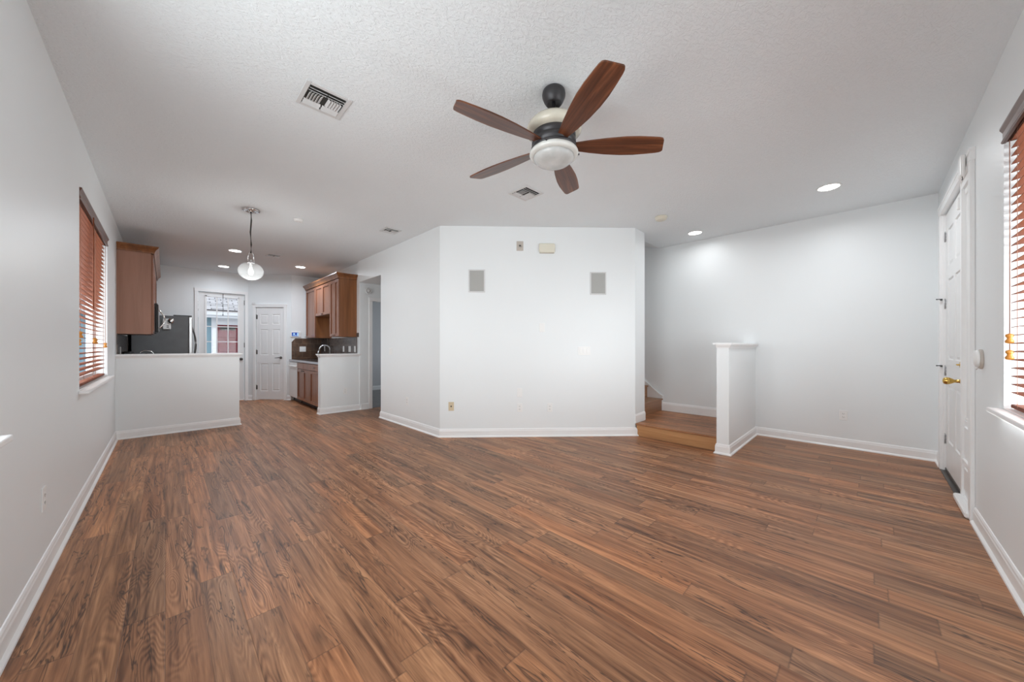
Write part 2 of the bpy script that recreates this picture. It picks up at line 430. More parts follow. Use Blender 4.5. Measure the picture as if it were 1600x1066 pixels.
# far wall beyond the entry and the stairs
struct('wall_far', MB().box(XF, XF + 0.12, YR, 5.42, 0, H + 1.0), M['wall'])
struct('wall_stairs_end', MB().box(4.83, XF, 5.3, 5.42, 0, H + 1.0), M['wall'])
# centre block
struct('wall_center', MB().prism([(XP, 3.90), (4.42, 2.16), (4.48, 2.28), (2.655, 3.965)], 0, H), M['wall'])
struct('wall_passage', MB().prism([(XP, 3.90), (2.655, 3.965), (2.655, 5.652), (XP, 5.652)], 0, H), M['wall'])
struct('wall_stairs', MB().prism([(4.42, 2.16), (4.71, 2.165), (4.71, 5.652), (4.59, 5.652), (4.59, 2.28), (4.48, 2.28)], 0, H + 0.9), M['wall'])
# hall behind it
HZ = 2.36
struct('wall_hall_header', MB().box(XP, XP + 0.12, 5.652, 6.62, HZ, H), M['wall'])
struct('wall_hall_near', MB().box(2.655, 4.59, 5.652 - 0.12, 5.652, 0, H), M['wall'])
struct('wall_hall_end', MB().box(4.5, 4.59, 5.652, 6.62, 0, HZ), M['wall'])
struct('ceiling_hall', MB().box(XP + 0.12, 4.5, 5.652, 6.62, HZ, HZ + 0.08), M['wall'])
DH0, DH1, DHZ = 2.80, 3.60, 2.035
o = struct('wall_hall_far', MB().wallplate(0, 5.6 - XK, 0, H, 0.12, [(DH0 - XK, DH1 - XK, 0, DHZ)]), M['wall']); at(o, (XK, 6.62, 0), 0)
# kitchen walls
struct('wall_kitchen', MB().box(XK, XK + 0.11, 6.74, 8.87, 0, H), M['wall'])
struct('wall_kitchen_end', MB().box(1.975, XK + 0.11, 8.87, 8.99, 0, H), M['wall'])
A_ = Vector((1.295, 9.527)); B_ = Vector((1.969, 8.862)); DG = (B_ - A_); DGL = DG.length; DGA = math.atan2(DG.y, DG.x)
PD0, PD1, PDZ = 0.172, 0.782, 2.035
o = struct('wall_pantry', MB().wallplate(0, DGL, 0, H, 0.12, [(PD0, PD1, 0, PDZ)]), M['wall']); at(o, (A_.x, A_.y, 0), DGA)
BD0, BD1, BDZ = 0.475, 1.235, 2.30
o = struct('wall_back', MB().wallplate(0, 1.75 - XL, 0, H, 0.14, [(BD0 - XL, BD1 - XL, 0, BDZ)]), M['wall']); at(o, (XL, YB, 0), 0)
# bedroom beyond the hall
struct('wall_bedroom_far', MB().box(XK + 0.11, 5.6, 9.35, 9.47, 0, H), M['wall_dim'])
o = struct('wall_bedroom_side', MB().wallplate(0, 9.35 - 6.74, 0, H, 0.12, [(0.6, 2.0, 0.9, 2.2)]), M['wall_dim']); at(o, (5.48, 9.35, 0), -PI / 2)  # unseen window opening added to let light into the bedroom
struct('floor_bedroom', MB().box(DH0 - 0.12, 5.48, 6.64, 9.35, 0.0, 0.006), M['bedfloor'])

# half walls, with their caps
CAPP = [(-0.005, 0.0), (0.008, 0.0), (0.012, 0.012), (0.022, 0.024), (0.026, 0.034), (0.034, 0.036), (0.034, 0.052), (0.030, 0.056), (-0.005, 0.056)]
def halfwall(name, x0, x1, y0, y1, top, capname, ends):
    struct(name, MB().box(x0, x1, y0, y1, 0, top - 0.02), M['wall'])
    mb = MB()
    mb.box(x0 - (0.03 if ends[0] else 0), x1 + (0.03 if ends[1] else 0), y0 - 0.03, y1 + 0.03, top - 0.018, top)
    path = []
    if ends[0]: path = [(x0, y1), (x0, y0), (x1, y0)]
    else: path = [(x0, y0), (x1, y0)]
    if ends[1]: path.append((x1, y1))
    mb.sweep([(p[0], p[1], top - 0.056) for p in path], CAPP, side=-1)
    return struct(capname, mb, M['trim'])
halfwall('wall_half_left', XL, 0.795, 6.645, 6.765, 1.078, 'trim_1', (False, True))
halfwall('wall_half_kitchen', 1.905, XK + 0.03, 6.64, 6.76, 1.045, 'trim_2', (True, False))
halfwall('wall_half_stairs', 4.335, XF, 1.055, 1.175, 1.218, 'trim_3', (True, False))

# baseboards
BP = [(0, 0), (0.026, 0), (0.025, 0.010), (0.016, 0.019), (0.013, 0.022), (0.013, 0.080), (0.010, 0.088), (0.009, 0.098), (0.004, 0.108), (0, 0.110)]
def base(name, path, side): return struct(name, MB().sweep(path, BP, side), M['trim'])
base('baseboard_left', [(0.795, 6.765), (0.795, 6.645), (XL, 6.645), (XL, YR), (3.84, YR)], 1)
base('baseboard_center', [(XP + 0.12, 5.652), (XP, 5.652), (XP, 3.90), (4.42, 2.16), (4.42, 2.165)], -1)
base('baseboard_stairs', [(4.45, 1.175), (4.335, 1.175), (4.335, 1.055), (XF, 1.055)], -1)
base('baseboard_far', [(XF, 1.055), (XF, YR), (5.365, YR)], -1)
base('baseboard_kitchen', [(1.905, 6.76), (1.905, 6.64), (2.60, 6.64), (2.60, 6.62), (2.725, 6.62)], -1)
base('baseboard_bedroom', [(XK + 0.12, 9.35), (5.4, 9.35)], -1)
base('baseboard_pantry', [(1.235 + 0.07, YB - 0.002), (A_.x, A_.y), tuple(A_.lerp(B_, (PD0 - 0.07) / DGL))][1:], -1)
base('baseboard_pantry_side', [tuple(A_.lerp(B_, (PD1 + 0.07) / DGL)), (B_.x, B_.y)], -1)
# raised baseboard on the landing
LZ = 0.165
BPL = [(0, 0), (0.013, 0), (0.013, 0.092), (0.009, 0.105), (0.004, 0.118), (0, 0.12)]
struct('baseboard_landing_block', MB().sweep([(4.42, 2.165, LZ), (4.71, 2.165, LZ)], BPL, -1), M['trim'])
struct('baseboard_landing', MB().sweep([(XF, 2.285, LZ), (XF, 1.175, LZ), (4.45, 1.175, LZ)], [(o_, z_ * 1.1) for o_, z_ in BPL], -1), M['trim'])

# casing round an opening: local frame of the wall, x0..x1, height z
CS = [(0, 0), (0.014, 0), (0.018, 0.01), (0.018, 0.045), (0.012, 0.06), (0, 0.062)]
def casing(name, x0, x1, z, loc, rz, w=0.062, depth=0.02, legs=(True, True)):
    mb = MB()
    if legs[0]: mb.box(x0 - w, x0, -depth, 0, 0, z, 0.004)
    if legs[1]: mb.box(x1, x1 + w, -depth, 0, 0, z, 0.004)
    mb.box(x0 - w, x1 + w, -depth - 0.002, 0, z, z + w * 0.72)
    mb.box(x0 - w - 0.003, x1 + w + 0.003, -depth - 0.006, 0, z + w * 0.72, z + w + 0.003)
    return at(struct(name, mb, M['trim']), loc, rz)
casing('trim_4', PD0, PD1, PDZ, (A_.x, A_.y, 0), DGA)
casing('trim_5', BD0 - XL, BD1 - XL, BDZ, (XL, YB, 0), 0, w=0.057)
casing('trim_6', DH0 - XK, DH1 - XK, DHZ, (XK, 6.62, 0), 0, w=0.065)
casing('trim_7', XF - DO1, XF - DO0, DOZ, (XF, YR, 0), PI, w=0.078, depth=0.022)

# ------------------------------------------------------------------ doors
def raised_panel(mb, x0, x1, z0, z1, yf, g=0.010, inset=0.028, lift=0.007):
    """sunk field with a raised centre; yf the y of the door's face (towards -y)"""
    def ring(a, d): return [(x0 + a, yf + d, z0 + a), (x1 - a, yf + d, z0 + a), (x1 - a, yf + d, z1 - a), (x0 + a, yf + d, z1 - a)]
    rs = [ring(0, 0), ring(0.006, g), ring(0.012, g), ring(inset + 0.004, g - lift)]
    vs = [[mb._v(p) for p in r] for r in rs]
    for a, b in zip(vs, vs[1:]):
        for i in range(4): mb.face([a[i], a[(i + 1) % 4], b[(i + 1) % 4], b[i]])
    mb.face(vs[-1])
def grid_face(mb, w, z0, z1, yf, panels):
    """front face of a door with holes where the panels are"""
    xs = sorted({0, w, *[p[0] for p in panels], *[p[1] for p in panels]}); zs = sorted({z0, z1, *[p[2] for p in panels], *[p[3] for p in panels]})
    V = {}
    def v(x, z):
        if (x, z) not in V: V[(x, z)] = mb._v((x, yf, z))
        return V[(x, z)]
    for a, b in zip(xs, xs[1:]):
        for c, d in zip(zs, zs[1:]):
            mx, mz = (a + b) / 2, (c + d) / 2
            if any(p[0] < mx < p[1] and p[2] < mz < p[3] for p in panels): continue
            mb.face([v(a, c), v(b, c), v(b, d), v(a, d)])
def panel_leaf(w, z0, z1, panels, t=0.035, sunk=None):
    mb = MB(); yf = 0.0
    grid_face(mb, w, z0, z1, yf, panels)
    for p in panels: raised_panel(mb, *p, yf)
    # back and edges
    c = [(0, z0), (w, z0), (w, z1), (0, z1)]
    f = [mb._v((x, yf, z)) for x, z in c]; b = [mb._v((x, yf + t, z)) for x, z in c]
    for i in range(4): mb.face([f[i], f[(i + 1) % 4], b[(i + 1) % 4], b[i]])
    mb.face(b); return mb
def six_panels(w, z1, s=0.105, mid=0.10, rows=((0.16, 0.83), (1.0, 1.55), (1.65, 1.90))):
    xs = ((s, w / 2 - mid / 2), (w / 2 + mid / 2, w - s))
    return [(a, b, c, d) for a, b in xs for c, d in rows]
def hinge(parent, x, z, y=-0.004, mat=None):
    mb = MB(); mb.lathe([(0.006, z - 0.045), (0.006, z + 0.045)], 10, (x, y, 0)); mb.lathe([(0.004, z + 0.045), (0.007, z + 0.05), (0.004, z + 0.056)], 10, (x, y, 0))
    for k in range(3): mb.box(x + 0.004, x + 0.026, -0.0015, 0.001, z - 0.042 + k * 0.03, z - 0.018 + k * 0.03)
    return mb.build('hinge', mat or M['hinge'], parent)

# pantry door (door_2)
w = PD1 - PD0 - 0.012
d = struct('door_2', panel_leaf(w, 0.02, PDZ - 0.008, six_panels(w, 2.02, 0.085, 0.095, ((0.20, 0.80), (0.99, 1.55), (1.66, 1.88)))), M['door'])
n_ = Vector((-DG.y, DG.x)).normalized()
p = A_.lerp(B_, (PD0 + 0.006) / DGL) + n_ * 0.006
at(d, (p.x, p.y, 0), DGA)
for z in (0.28, 1.05, 1.82): hinge(d, -0.002, z, mat=M['nickel'])
mb = MB(); mb.lathe([(0.027, 0.0), (0.027, -0.008), (0.012, -0.014), (0.010, -0.045)], 20, (w - 0.065, 0, 0.93), 'y')
mb.tube([(w - 0.065, -0.045, 0.93), (w - 0.09, -0.05, 0.932), (w - 0.17, -0.045, 0.925)], [0.010, 0.009, 0.006], 10)
mb.build('door_handle', M['nickel'], d)

# back door with glass (door_1)
w = BD1 - BD0 - 0.016; gx0, gx1, gz0, gz1 = 0.105, 0.655, 0.64, 2.225
mb = MB(); yf = 0.0; t = 0.04
mb.box(0, gx0, yf, t, 0.02, BDZ - 0.012); mb.box(gx1, w, yf, t, 0.02, BDZ - 0.012)
mb.box(gx0, gx1, yf, t, gz1, BDZ - 0.012); mb.box(gx0, gx1, yf, t, 0.02, gz0)
d = struct('door_1', mb, M['door']); at(d, (BD0 + 0.008, YB + 0.03, 0), 0)
mb = MB(); b = 0.022
for a in ((gx0 - 0.01, gx0 + b, gz0 - 0.01, gz1 + 0.01), (gx1 - b, gx1 + 0.01, gz0 - 0.01, gz1 + 0.01), (gx0, gx1, gz1 - b, gz1 + 0.01), (gx0, gx1, gz0 - 0.01, gz0 + b)): mb.box(a[0], a[1], yf - 0.012, yf + 0.01, a[2], a[3], 0.003)
mb.build('glazing_frame', M['trim'], d)
mb = MB()
for k in (1, 2): x = gx0 + (gx1 - gx0) * k / 3; mb.box(x - 0.009, x + 0.009, yf + 0.008, yf + 0.03, gz0, gz1)
for k in range(1, 5): z = gz0 + (gz1 - gz0) * k / 5; mb.box(gx0, gx1, yf + 0.009, yf + 0.029, z - 0.009, z + 0.009)
mb.build('muntins', M['trim'], d)
MB().box(gx0, gx1, yf + 0.017, yf + 0.021, gz0, gz1).build('pane', M['glass'], d)
mb = MB(); mb.lathe([(0.03, 0), (0.03, -0.008), (0.012, -0.014), (0.011, -0.035), (0.026, -0.05), (0.028, -0.062), (0.018, -0.075), (0, -0.077)], 20, (w - 0.055, 0, 0.90), 'y'); mb.build('door_knob', M['nickel'], d)
hinge(d, w + 0.003, 2.12, mat=M['nickel']); hinge(d, w + 0.003, 1.2, mat=M['nickel'])
# closer arm lying at the top of the door: dark rod with a hanging cord
mb = MB(); mb.tube([(0.385, -0.02, 2.285), (0.385, -0.02, 2.19)], 0.005); mb.tube([(0.385, -0.02, 2.19), (0.38, -0.02, 2.1), (0.386, -0.02, 2.02), (0.383, -0.02, 1.85)], 0.004); mb.lathe([(0.012, 1.845), (0.012, 1.83)], 12, (0.383, -0.02, 0))
mb.build('pull_cord', M['blackcord'], d)

# entry door (door_3) : frame of right wall, x = XF - X
fx = lambda X: XF - X
dw = 0.90; dx0 = fx(5.275)
d = struct('door_3', panel_leaf(dw, 0.03, DOZ - 0.012, [(a, b, c, e) for a, b in ((0.13, 0.40), (0.50, 0.77)) for c, e in ((0.30, 0.82), (1.06, 1.80), (1.92, 2.26))], 0.042), M['door'])
at(d, (5.275, YR - 0.016, 0), PI)
for z in (0.30, 0.945, 1.58, 2.215):
    hh = hinge(d, -0.006, z, 0.008 - 0.014)
mb = MB(); kx, kz = dw - 0.07, 0.905
mb.lathe([(0.033, 0), (0.033, -0.006), (0.026, -0.010), (0.013, -0.014), (0.012, -0.04), (0.020, -0.052), (0.027, -0.066), (0.029, -0.08), (0.024, -0.094), (0.012, -0.10), (0, -0.101)], 24, (kx, 0, kz), 'y')
mb.build('door_knob', M['brass'], d)
mb = MB(); mb.lathe([(0.031, 0), (0.031, -0.008), (0.022, -0.014), (0, -0.014)], 24, (kx, 0, 1.035), 'y'); mb.box(kx - 0.018, kx + 0.018, -0.032, -0.012, 1.029, 1.041, 0.003)
mb.build('deadbolt', M['brass'], d)
MB().box(0.0, dw, -0.006, 0.03, 0.004, 0.03).build('door_sweep', M['threshold'], d)
MB().box(dw - 0.14, dw - 0.105, -0.022, 0, 2.27, 2.36, 0.004).build('alarm_contact', M['white'], d)
# frame, mullion, sidelight
mb = MB()
for X0, X1 in ((5.275 + 0.001, DO1), (4.325, 4.372), (DO0, 3.955)): mb.box(fx(X1), fx(X0), -0.004, 0.12, 0, DOZ)
mb.box(fx(4.325), fx(3.955), 0.0, 0.12, 2.38, DOZ); mb.box(fx(DO1), fx(4.37), 0.03, 0.12, DOZ - 0.011, DOZ)
mb.box(fx(4.325), fx(3.955), 0.0, 0.12, 0, 0.05); mb.box(fx(4.325), fx(3.955), 0.012, 0.05, 0.05, 0.62)
mb.box(fx(4.29), fx(3.99), 0.004, 0.02, 0.10, 0.27, 0.006); mb.box(fx(4.325), fx(3.955), 0.0, 0.03, 0.29, 0.33, 0.005); mb.box(fx(4.29), fx(3.99), 0.004, 0.02, 0.37, 0.58, 0.006)
o = struct('trim_8', mb, M['trim']); at(o, (XF, YR, 0), PI)
o = MB().box(fx(4.325), fx(3.955), 0.05, 0.056, 0.62, 2.38); o = struct('window_4', o, M['glass']); at(o, (XF, YR, 0), PI)
mb = MB().box(fx(4.32), fx(3.96), 0.02, 0.03, 0.62, 2.375); 
mb.box(fx(4.32), fx(3.96), 0.012, 0.034, 2.33, 2.375, 0.004); mb.box(fx(4.32), fx(3.96), 0.015, 0.032, 0.622, 0.64, 0.004)
o = mb.build('sidelight_shade', M['white']); tag(at(o, (XF, YR, 0), PI), 'closed flat white shade over the narrow sidelight by the entry door', 'window shade')
mb = MB().box(fx(DO1), fx(4.372), -0.02, 0.12, 0, 0.004)
o = struct('trim_9', mb, M['threshold']); at(o, (XF, YR, 0), PI)
mb = MB().box(fx(4.372), fx(3.90), -0.04, 0.02, 0, 0.045, 0.01)
o = struct('trim_10', mb, M['trim']); at(o, (XF, YR, 0), PI)
# hinge-pin door stops on two hinges
for z in (1.63, 0.995):
    mb = MB(); mb.tube([(0, 0, 0), (0.0, -0.03, 0.0)], 0.004, 8); mb.lathe([(0.006, -0.03), (0.006, -0.036)], 10, (0, 0, 0), 'y'); mb.box(-0.008, 0.008, -0.004, 0.004, -0.012, 0.004)
    o = mb.build('door_stop', M['nickel']); tag(at(o, (5.281, YR + 0.012, z), PI + 0.5), 'small metal hinge-pin stop on the %s of the two middle hinges of the entry door' % ('upper' if z > 1.3 else 'lower'), 'door stop', 'hinge-pin door stops')

# ------------------------------------------------------------------ windows
def window(name, width, z0, z1, loc, rz, sill_out=0.05, slider=True):
    """x 0..width in the wall frame; glass near the outer face"""
    mb = MB(); f = 0.045; y0, y1 = 0.10, 0.145
    for a in ((0, f, z0, z1), (width - f, width, z0, z1), (f, width - f, z1 - f, z1), (f, width - f, z0, z0 + f)): mb.box(a[0], a[1], y0, y1, a[2], a[3])
    mb.box(width / 2 - 0.03, width / 2 + 0.03, y0, y1, z0 + f, z1 - f)
    o = struct(name, mb, M['trim']); at(o, loc, rz)
    MB().box(f, width - f, 0.12, 0.124, z0 + f, z1 - f).build('pane', M['glass'], o)
    mb = MB(); mb.box(-0.05, width + 0.05, -sill_out, 0.0, z0 - 0.026, z0, 0.006, 2); mb.box(0, width, 0.0, 0.10, z0 - 0.0, z0 + 0.004)
    mb.build('window_sill', M['trim'], o)
    return o
window('window_1', LW1[1] - LW1[0], WZ0, WZ1, (XL, LW1[0], 0), PI / 2)
window('window_2', LW0[1] - LW0[0], WZ0, WZ1, (XL, LW0[0], 0), PI / 2)
window('window_3', RW[1] - RW[0], WZ0 - 0.01, WZ1 - 0.01, (RW[1], YR, 0), PI)

def blind(label, width, z0, z1, loc, rz, yb, tassels, tilt, wands=(), pitch=0.0425, face=0.0):
    t = thing('wooden_blind', label, 'window blind', loc, rz)
    mb = MB(); g = 0.012
    prof = [(0.0, z1 - 0.085), (-0.012, z1 - 0.085), (-0.016, z1 - 0.078), (-0.010, z1 - 0.06), (-0.010, z1 - 0.03), (-0.020, z1 - 0.012), (-0.020, z1 - 0.002), (0.0, z1 - 0.002)]
    mb.extrude(prof, lambda p: (0.004, p[0] + face, p[1]), lambda p: (width - 0.004, p[0] + face, p[1]))
    for x in (0.004, width - 0.010): mb.box(x, x + 0.006, face - 0.002, yb + 0.02, z1 - 0.08, z1 - 0.004)
    mb.build('valance', M['valance'], t)
    MB().box(g, width - g, yb - 0.022, yb + 0.022, z1 - 0.05, z1 - 0.004, 0.003).build('headrail', M['valance'], t)
    top = z1 - 0.075; bot = z0 + 0.045; n = int((top - bot) / pitch)
    ca, sa = math.cos(tilt), math.sin(tilt); hw, ht = 0.025, 0.0015
    mb = MB()
    prof = []
    for k in range(7): u = -hw + 2 * hw * k / 6; prof.append((u, ht + 0.0022 * (1 - (u / hw) ** 2)))
    for k in range(6, -1, -1): u = -hw + 2 * hw * k / 6; prof.append((u, -ht + 0.0022 * (1 - (u / hw) ** 2)))
    fn = lambda X: (lambda p: (X, p[0] * ca - p[1] * sa, p[0] * sa + p[1] * ca))
    mb.extrude(prof, fn(g), fn(width - g))
    s0 = mb.build('slat', M['blind'], t); s0.location = (0, yb, top)
    for k in range(1, n):
        s = s0.copy(); C.objects.link(s); s.parent = t; s.location = (0, yb, top - k * pitch)
    MB().box(g, width - g, yb - 0.026, yb + 0.026, z0 + 0.006, z0 + 0.026, 0.005, 2).build('bottom_rail', M['blind'], t)
    for x in (0.13, width / 2, width - 0.13):
        mb = MB()
        for y in (yb - 0.026, yb + 0.026): mb.tube([(x, y, z1 - 0.05), (x, y, z0 + 0.02)], 0.0012, 5)
        mb.box(x - 0.001, x + 0.001, yb - 0.026, yb + 0.026, z0 + 0.018, z0 + 0.0205)
        mb.build('ladder_cord', M['cord'], t)
    for x, z, dz in tassels:
        cy = yb - 0.034
        mb = MB(); mb.tube([(x, cy, z1 - 0.086), (x + 0.003, cy, (z + z1) / 2), (x, cy, z + 0.03)], 0.0016, 6); mb.build('pull_cord', M['cord'], t)
        mb = MB(); mb.lathe([(0.004, z + 0.032), (0.013, z + 0.028), (0.014, z + 0.018), (0.009, z + 0.010), (0.009, z + 0.004), (0.015, z - 0.006), (0.014, z - 0.016), (0.004, z - 0.02)], 14, (x, cy, 0)); mb.build('tassel', M['tassel'], t)
    for x in wands: MB().tube([(x, face - 0.024, z1 - 0.08), (x, face - 0.024, z1 - 0.85)], 0.004, 6).build('tilt_wand', M['blind'], t)
    return t
blind('reddish brown wooden slat blind on the long left wall near the kitchen', LW1[1] - LW1[0], WZ0 + 0.004, WZ1, (XL, LW1[0], 0), PI / 2, 0.045,
      ((0.14, 1.262, 0), (0.075, 1.205, 0), (0.90, 1.225, 0), (0.97, 1.22, 0), (1.70, 1.185, 0)), 0.12, (0.55,), face=0.008)
blind('orange brown wooden slat blind at the right edge beside the entry door wall', RW[1] - RW[0], WZ0 - 0.006, WZ1 - 0.01, (RW[1], YR, 0), PI, 0.045,
      ((0.040, 1.215, 0), (0.042, 1.13, 0), (1.2, 1.1, 0)), 0.10, (), face=0.005)

# ------------------------------------------------------------------ stairs
st = thing('staircase', 'low wood landing with steps going up behind the white wall', 'stairs', (5.0, 1.7, 0))
Ts = Matrix.Translation((-5.0, -1.7, 0))
RY0, RY1 = 1.19, 2.145
MB(Ts).box(4.43, 4.45, RY0, RY1, 0, LZ - 0.022).build('riser', M['riser'], st)
mb = MB(Ts); mb.box(4.41, 5.60, 1.19, 2.15, LZ - 0.022, LZ, 0.004); mb.box(4.725, 5.60, 2.14, 2.30, LZ - 0.022, LZ)
MF = floor_mat('landing_planks', 0.09, 1.4, (1.12, 1.05, 0.98))
mb.build('landing', MF, st)
for k in range(8):
    y = 2.29 + 0.235 * k; z = LZ + 0.19 * k
    MB(Ts).box(4.725, 5.585, y, y + 0.018, z, z + 0.17).build('riser', M['steprise'], st)
    mb = MB(Ts); mb.box(4.725, 5.585, y - 0.022, y + 0.235, z + 0.168, z + 0.19, 0.005, 2); mb.build('tread', M['steprise'], st)
# white skirt board on the far wall beside the steps
sl = 0.19 / 0.235
pts = [(2.285, LZ), (2.285, LZ + 0.22), (2.33, LZ + 0.245), (4.2, LZ + 0.245 + 1.87 * sl), (4.2, LZ - 0.1 + 1.87 * sl)]
mb = MB().extrude(pts, lambda p: (XF - 0.026, p[0], p[1]), lambda p: (XF, p[0], p[1]))
struct('trim_11', mb, M['trim'])
mb = MB().extrude([(2.27, LZ + 0.21), (2.27, LZ + 0.232), (2.325, LZ + 0.262), (4.2, LZ + 0.262 + 1.87 * sl), (4.2, LZ + 0.24 + 1.87 * sl), (2.33, LZ + 0.24)], lambda p: (XF - 0.034, p[0], p[1]), lambda p: (XF - 0.026, p[0], p[1]))
struct('trim_12', mb, M['trim'])
# handrail end peeping past the corner
mb = MB(); mb.tube([(4.765, 2.30, 1.05), (4.765, 3.9, 1.05 + 1.6 * sl)], 0.02, 12); mb.tube([(4.765, 2.38, 1.05 + 0.05), (4.71, 2.38, 1.03)], 0.007, 8); mb.tube([(4.765, 3.7, 1.05 + 1.4 * sl - 0.01), (4.71, 3.7, 1.02 + 1.4 * sl)], 0.007, 8)
mb.tube([(4.765, 2.31, 1.055), (4.765, 2.24, 1.0)], 0.012, 8)
o = mb.build('handrail', M['trim']); tag(o, 'white handrail end on the inner wall above the steps', 'handrail')

# ------------------------------------------------------------------ wall plates
CL = Vector((4.42 - XP, 2.16 - 3.90)); CA = math.atan2(CL.y, CL.x); CU = CL.normalized()
def on_center(s): return (XP + CU.x * s, 3.90 + CU.y * s)
def plate(name, label, cat, loc, rz, w, h, mat, kind, group=None, slots=None):
    t = thing(name, label, cat, loc, rz, group)
    MB().box(-w / 2, w / 2, -0.005, 0, -h / 2, h / 2, 0.002).build('cover_plate', mat, t)
    if kind == 'outlet':
        for sz in (0.019, -0.019):
            mb = MB(); mb.box(-0.016, 0.016, -0.0065, -0.004, sz - 0.013, sz + 0.013, 0.004); r = mb.build('socket', mat, t)
            mb = MB(); mb.box(-0.008, -0.0055, -0.0072, -0.006, sz - 0.004, sz + 0.006); mb.box(0.0055, 0.008, -0.0072, -0.006, sz - 0.004, sz + 0.006); mb.lathe([(0.0022, -0.0072), (0.0022, -0.006)], 8, (0, 0, sz - 0.008), 'y')
            mb.build('slots', slots or M['slot'], r)
    elif kind == 'jack':
        MB().lathe([(0.010, -0.005), (0.010, -0.008), (0.005, -0.010), (0.005, -0.014)], 14, (0, 0, 0), 'y').build('jack', M['nickel'], t)
    elif kind == 'round':
        mb = MB(); mb.lathe([(0.026, -0.005), (0.026, -0.012), (0.020, -0.016), (0.012, -0.010)], 20, (0, 0, 0), 'y'); mb.build('ring', M['greige'], t)
        MB().lathe([(0.012, -0.004), (0.012, -0.018), (0.006, -0.022), (0, -0.022)], 16, (0, 0, 0), 'y').build('knob', M['nickel'], t)
    elif kind.startswith('switch'):
        n = int(kind[6:] or 1); sp = 0.046
        for i in range(n):
            x = (i - (n - 1) / 2) * sp
            mb = MB(); mb.box(x - 0.016, x + 0.016, -0.009, -0.004, -0.032, 0.032, 0.002); mb.build('rocker', mat, t)
    elif kind == 'blank':
        for z in (-h / 2 + 0.015, h / 2 - 0.015): MB().lathe([(0.003, -0.005), (0.003, -0.0062)], 8, (0, 0, z), 'y').build('screw', M['steel'], t)
    return t
def cplate(s, z, *a, **k):
    x, y = on_center(s); return plate(a[0], a[1], a[2], (x, y, z), CA, *a[3:], **k)
cplate(0.147, 0.40, 'cable_plate', 'almond cable jack plate low at the left end of the centre wall', 'wall plate', 0.070, 0.114, M['almond'], 'jack')
cplate(1.037, 0.575, 'blank_plate', 'white blank plate on the centre wall just above an outlet', 'wall plate', 0.070, 0.114, M['white'], 'blank')
cplate(1.037, 0.379, 'outlet', 'white outlet low on the centre wall, under the blank plate', 'outlet', 0.070, 0.114, M['white'], 'outlet', group='white wall outlets')
cplate(1.432, 0.378, 'outlet', 'white outlet low on the centre wall, right of the blank plate', 'outlet', 0.070, 0.114, M['white'], 'outlet', group='white wall outlets')
cplate(1.330, 1.425, 'blank_plate', 'white blank plate at mid height of the centre wall', 'wall plate', 0.070, 0.114, M['white'], 'blank')
cplate(1.885, 1.12, 'light_switch', 'white triple light switch on the right part of the centre wall', 'light switch', 0.165, 0.114, M['white'], 'switch3')
cplate(1.040, 2.49, 'speaker_jack_plate', 'small taupe plate with a round knob high on the centre wall', 'wall plate', 0.088, 0.125, M['greige'], 'round')
x, y = on_center(1.393)
t = thing('door_chime', 'beige rounded door chime box high on the centre wall', 'door chime', (x, y, 2.46), CA)
MB().box(-0.105, 0.105, -0.045, 0, -0.062, 0.062, 0.022, 4).build('housing', M['beige'], t)
MB().box(-0.098, 0.098, -0.01, 0, -0.066, 0.066, 0.004).build('back_plate', M['greige'], t)
for s, z, side in ((0.478, 2.03, 'left'), (2.07, 2.008, 'right')):
    x, y = on_center(s)
    t = thing('wall_speaker', 'flush grey grille speaker with white frame, %s one of the pair on the centre wall' % side, 'speaker', (x, y, z), CA, 'in-wall speakers')
    W2, H2 = 0.108, 0.150; mb = MB(); f = 0.016
    for a in ((-W2, -W2 + f, -H2, H2), (W2 - f, W2, -H2, H2), (-W2 + f, W2 - f, H2 - f, H2), (-W2 + f, W2 - f, -H2, -H2 + f)): mb.box(a[0], a[1], -0.009, 0, a[2], a[3], 0.003)
    mb.build('frame', M['ventw'], t)
    MB().box(-W2 + f, W2 - f, -0.005, 0, -H2 + f, H2 - f).build('grille', M['grille'], t)
plate('outlet', 'white outlet on the left wall near the floor in the foreground', 'outlet', (XL, 2.965, 0.40), PI / 2, 0.074, 0.12, M['white'], 'outlet', group='white wall outlets')
plate('outlet', 'white outlet low on the passage wall left of the centre corner', 'outlet', (XP, 4.76, 0.375), -PI / 2, 0.070, 0.114, M['white'], 'outlet', group='white wall outlets')
plate('light_switch', 'white double light switch at mid height on the passage wall', 'light switch', (XP, 5.29, 1.10), -PI / 2, 0.115, 0.114, M['white'], 'switch2')
plate('outlet', 'white outlet on the half wall below the kitchen wall cabinets', 'outlet', (2.315, 6.64, 0.375), 0, 0.070, 0.114, M['white'], 'outlet', group='white wall outlets')
plate('outlet', 'white outlet low on the big blank wall left of the entry door', 'outlet', (XF, 0.20, 0.378), -PI / 2, 0.070, 0.114, M['white'], 'outlet', group='white wall outlets')
t = thing('wall_sensor', 'white oval wall sensor between the entry door and the right window', 'alarm sensor', (3.655, YR, 1.10), PI)
mb = MB(); mb.lathe([(1.0, 0), (1.0, -0.010), (0.94, -0.014)], 32, (0, 0, 0), 'y')
for v in mb.bm.verts: v.co.x *= 0.056; v.co.z *= 0.062
mb.build('back_plate', M['greige'], t)
mb = MB(); mb.lathe([(0.90, -0.011), (0.93, -0.020), (0.85, -0.028), (0.6, -0.033), (0, -0.035)], 32, (0, 0, 0), 'y')
for v in mb.bm.verts: v.co.x *= 0.054; v.co.z = v.co.z * 0.058 + 0.004
mb.build('housing', M['white'], t)
MB().tube([(-0.005, -0.016, -0.05), (-0.03, -0.018, -0.066), (-0.045, -0.016, -0.048)], 0.004, 6).build('hook', M['white'], t)
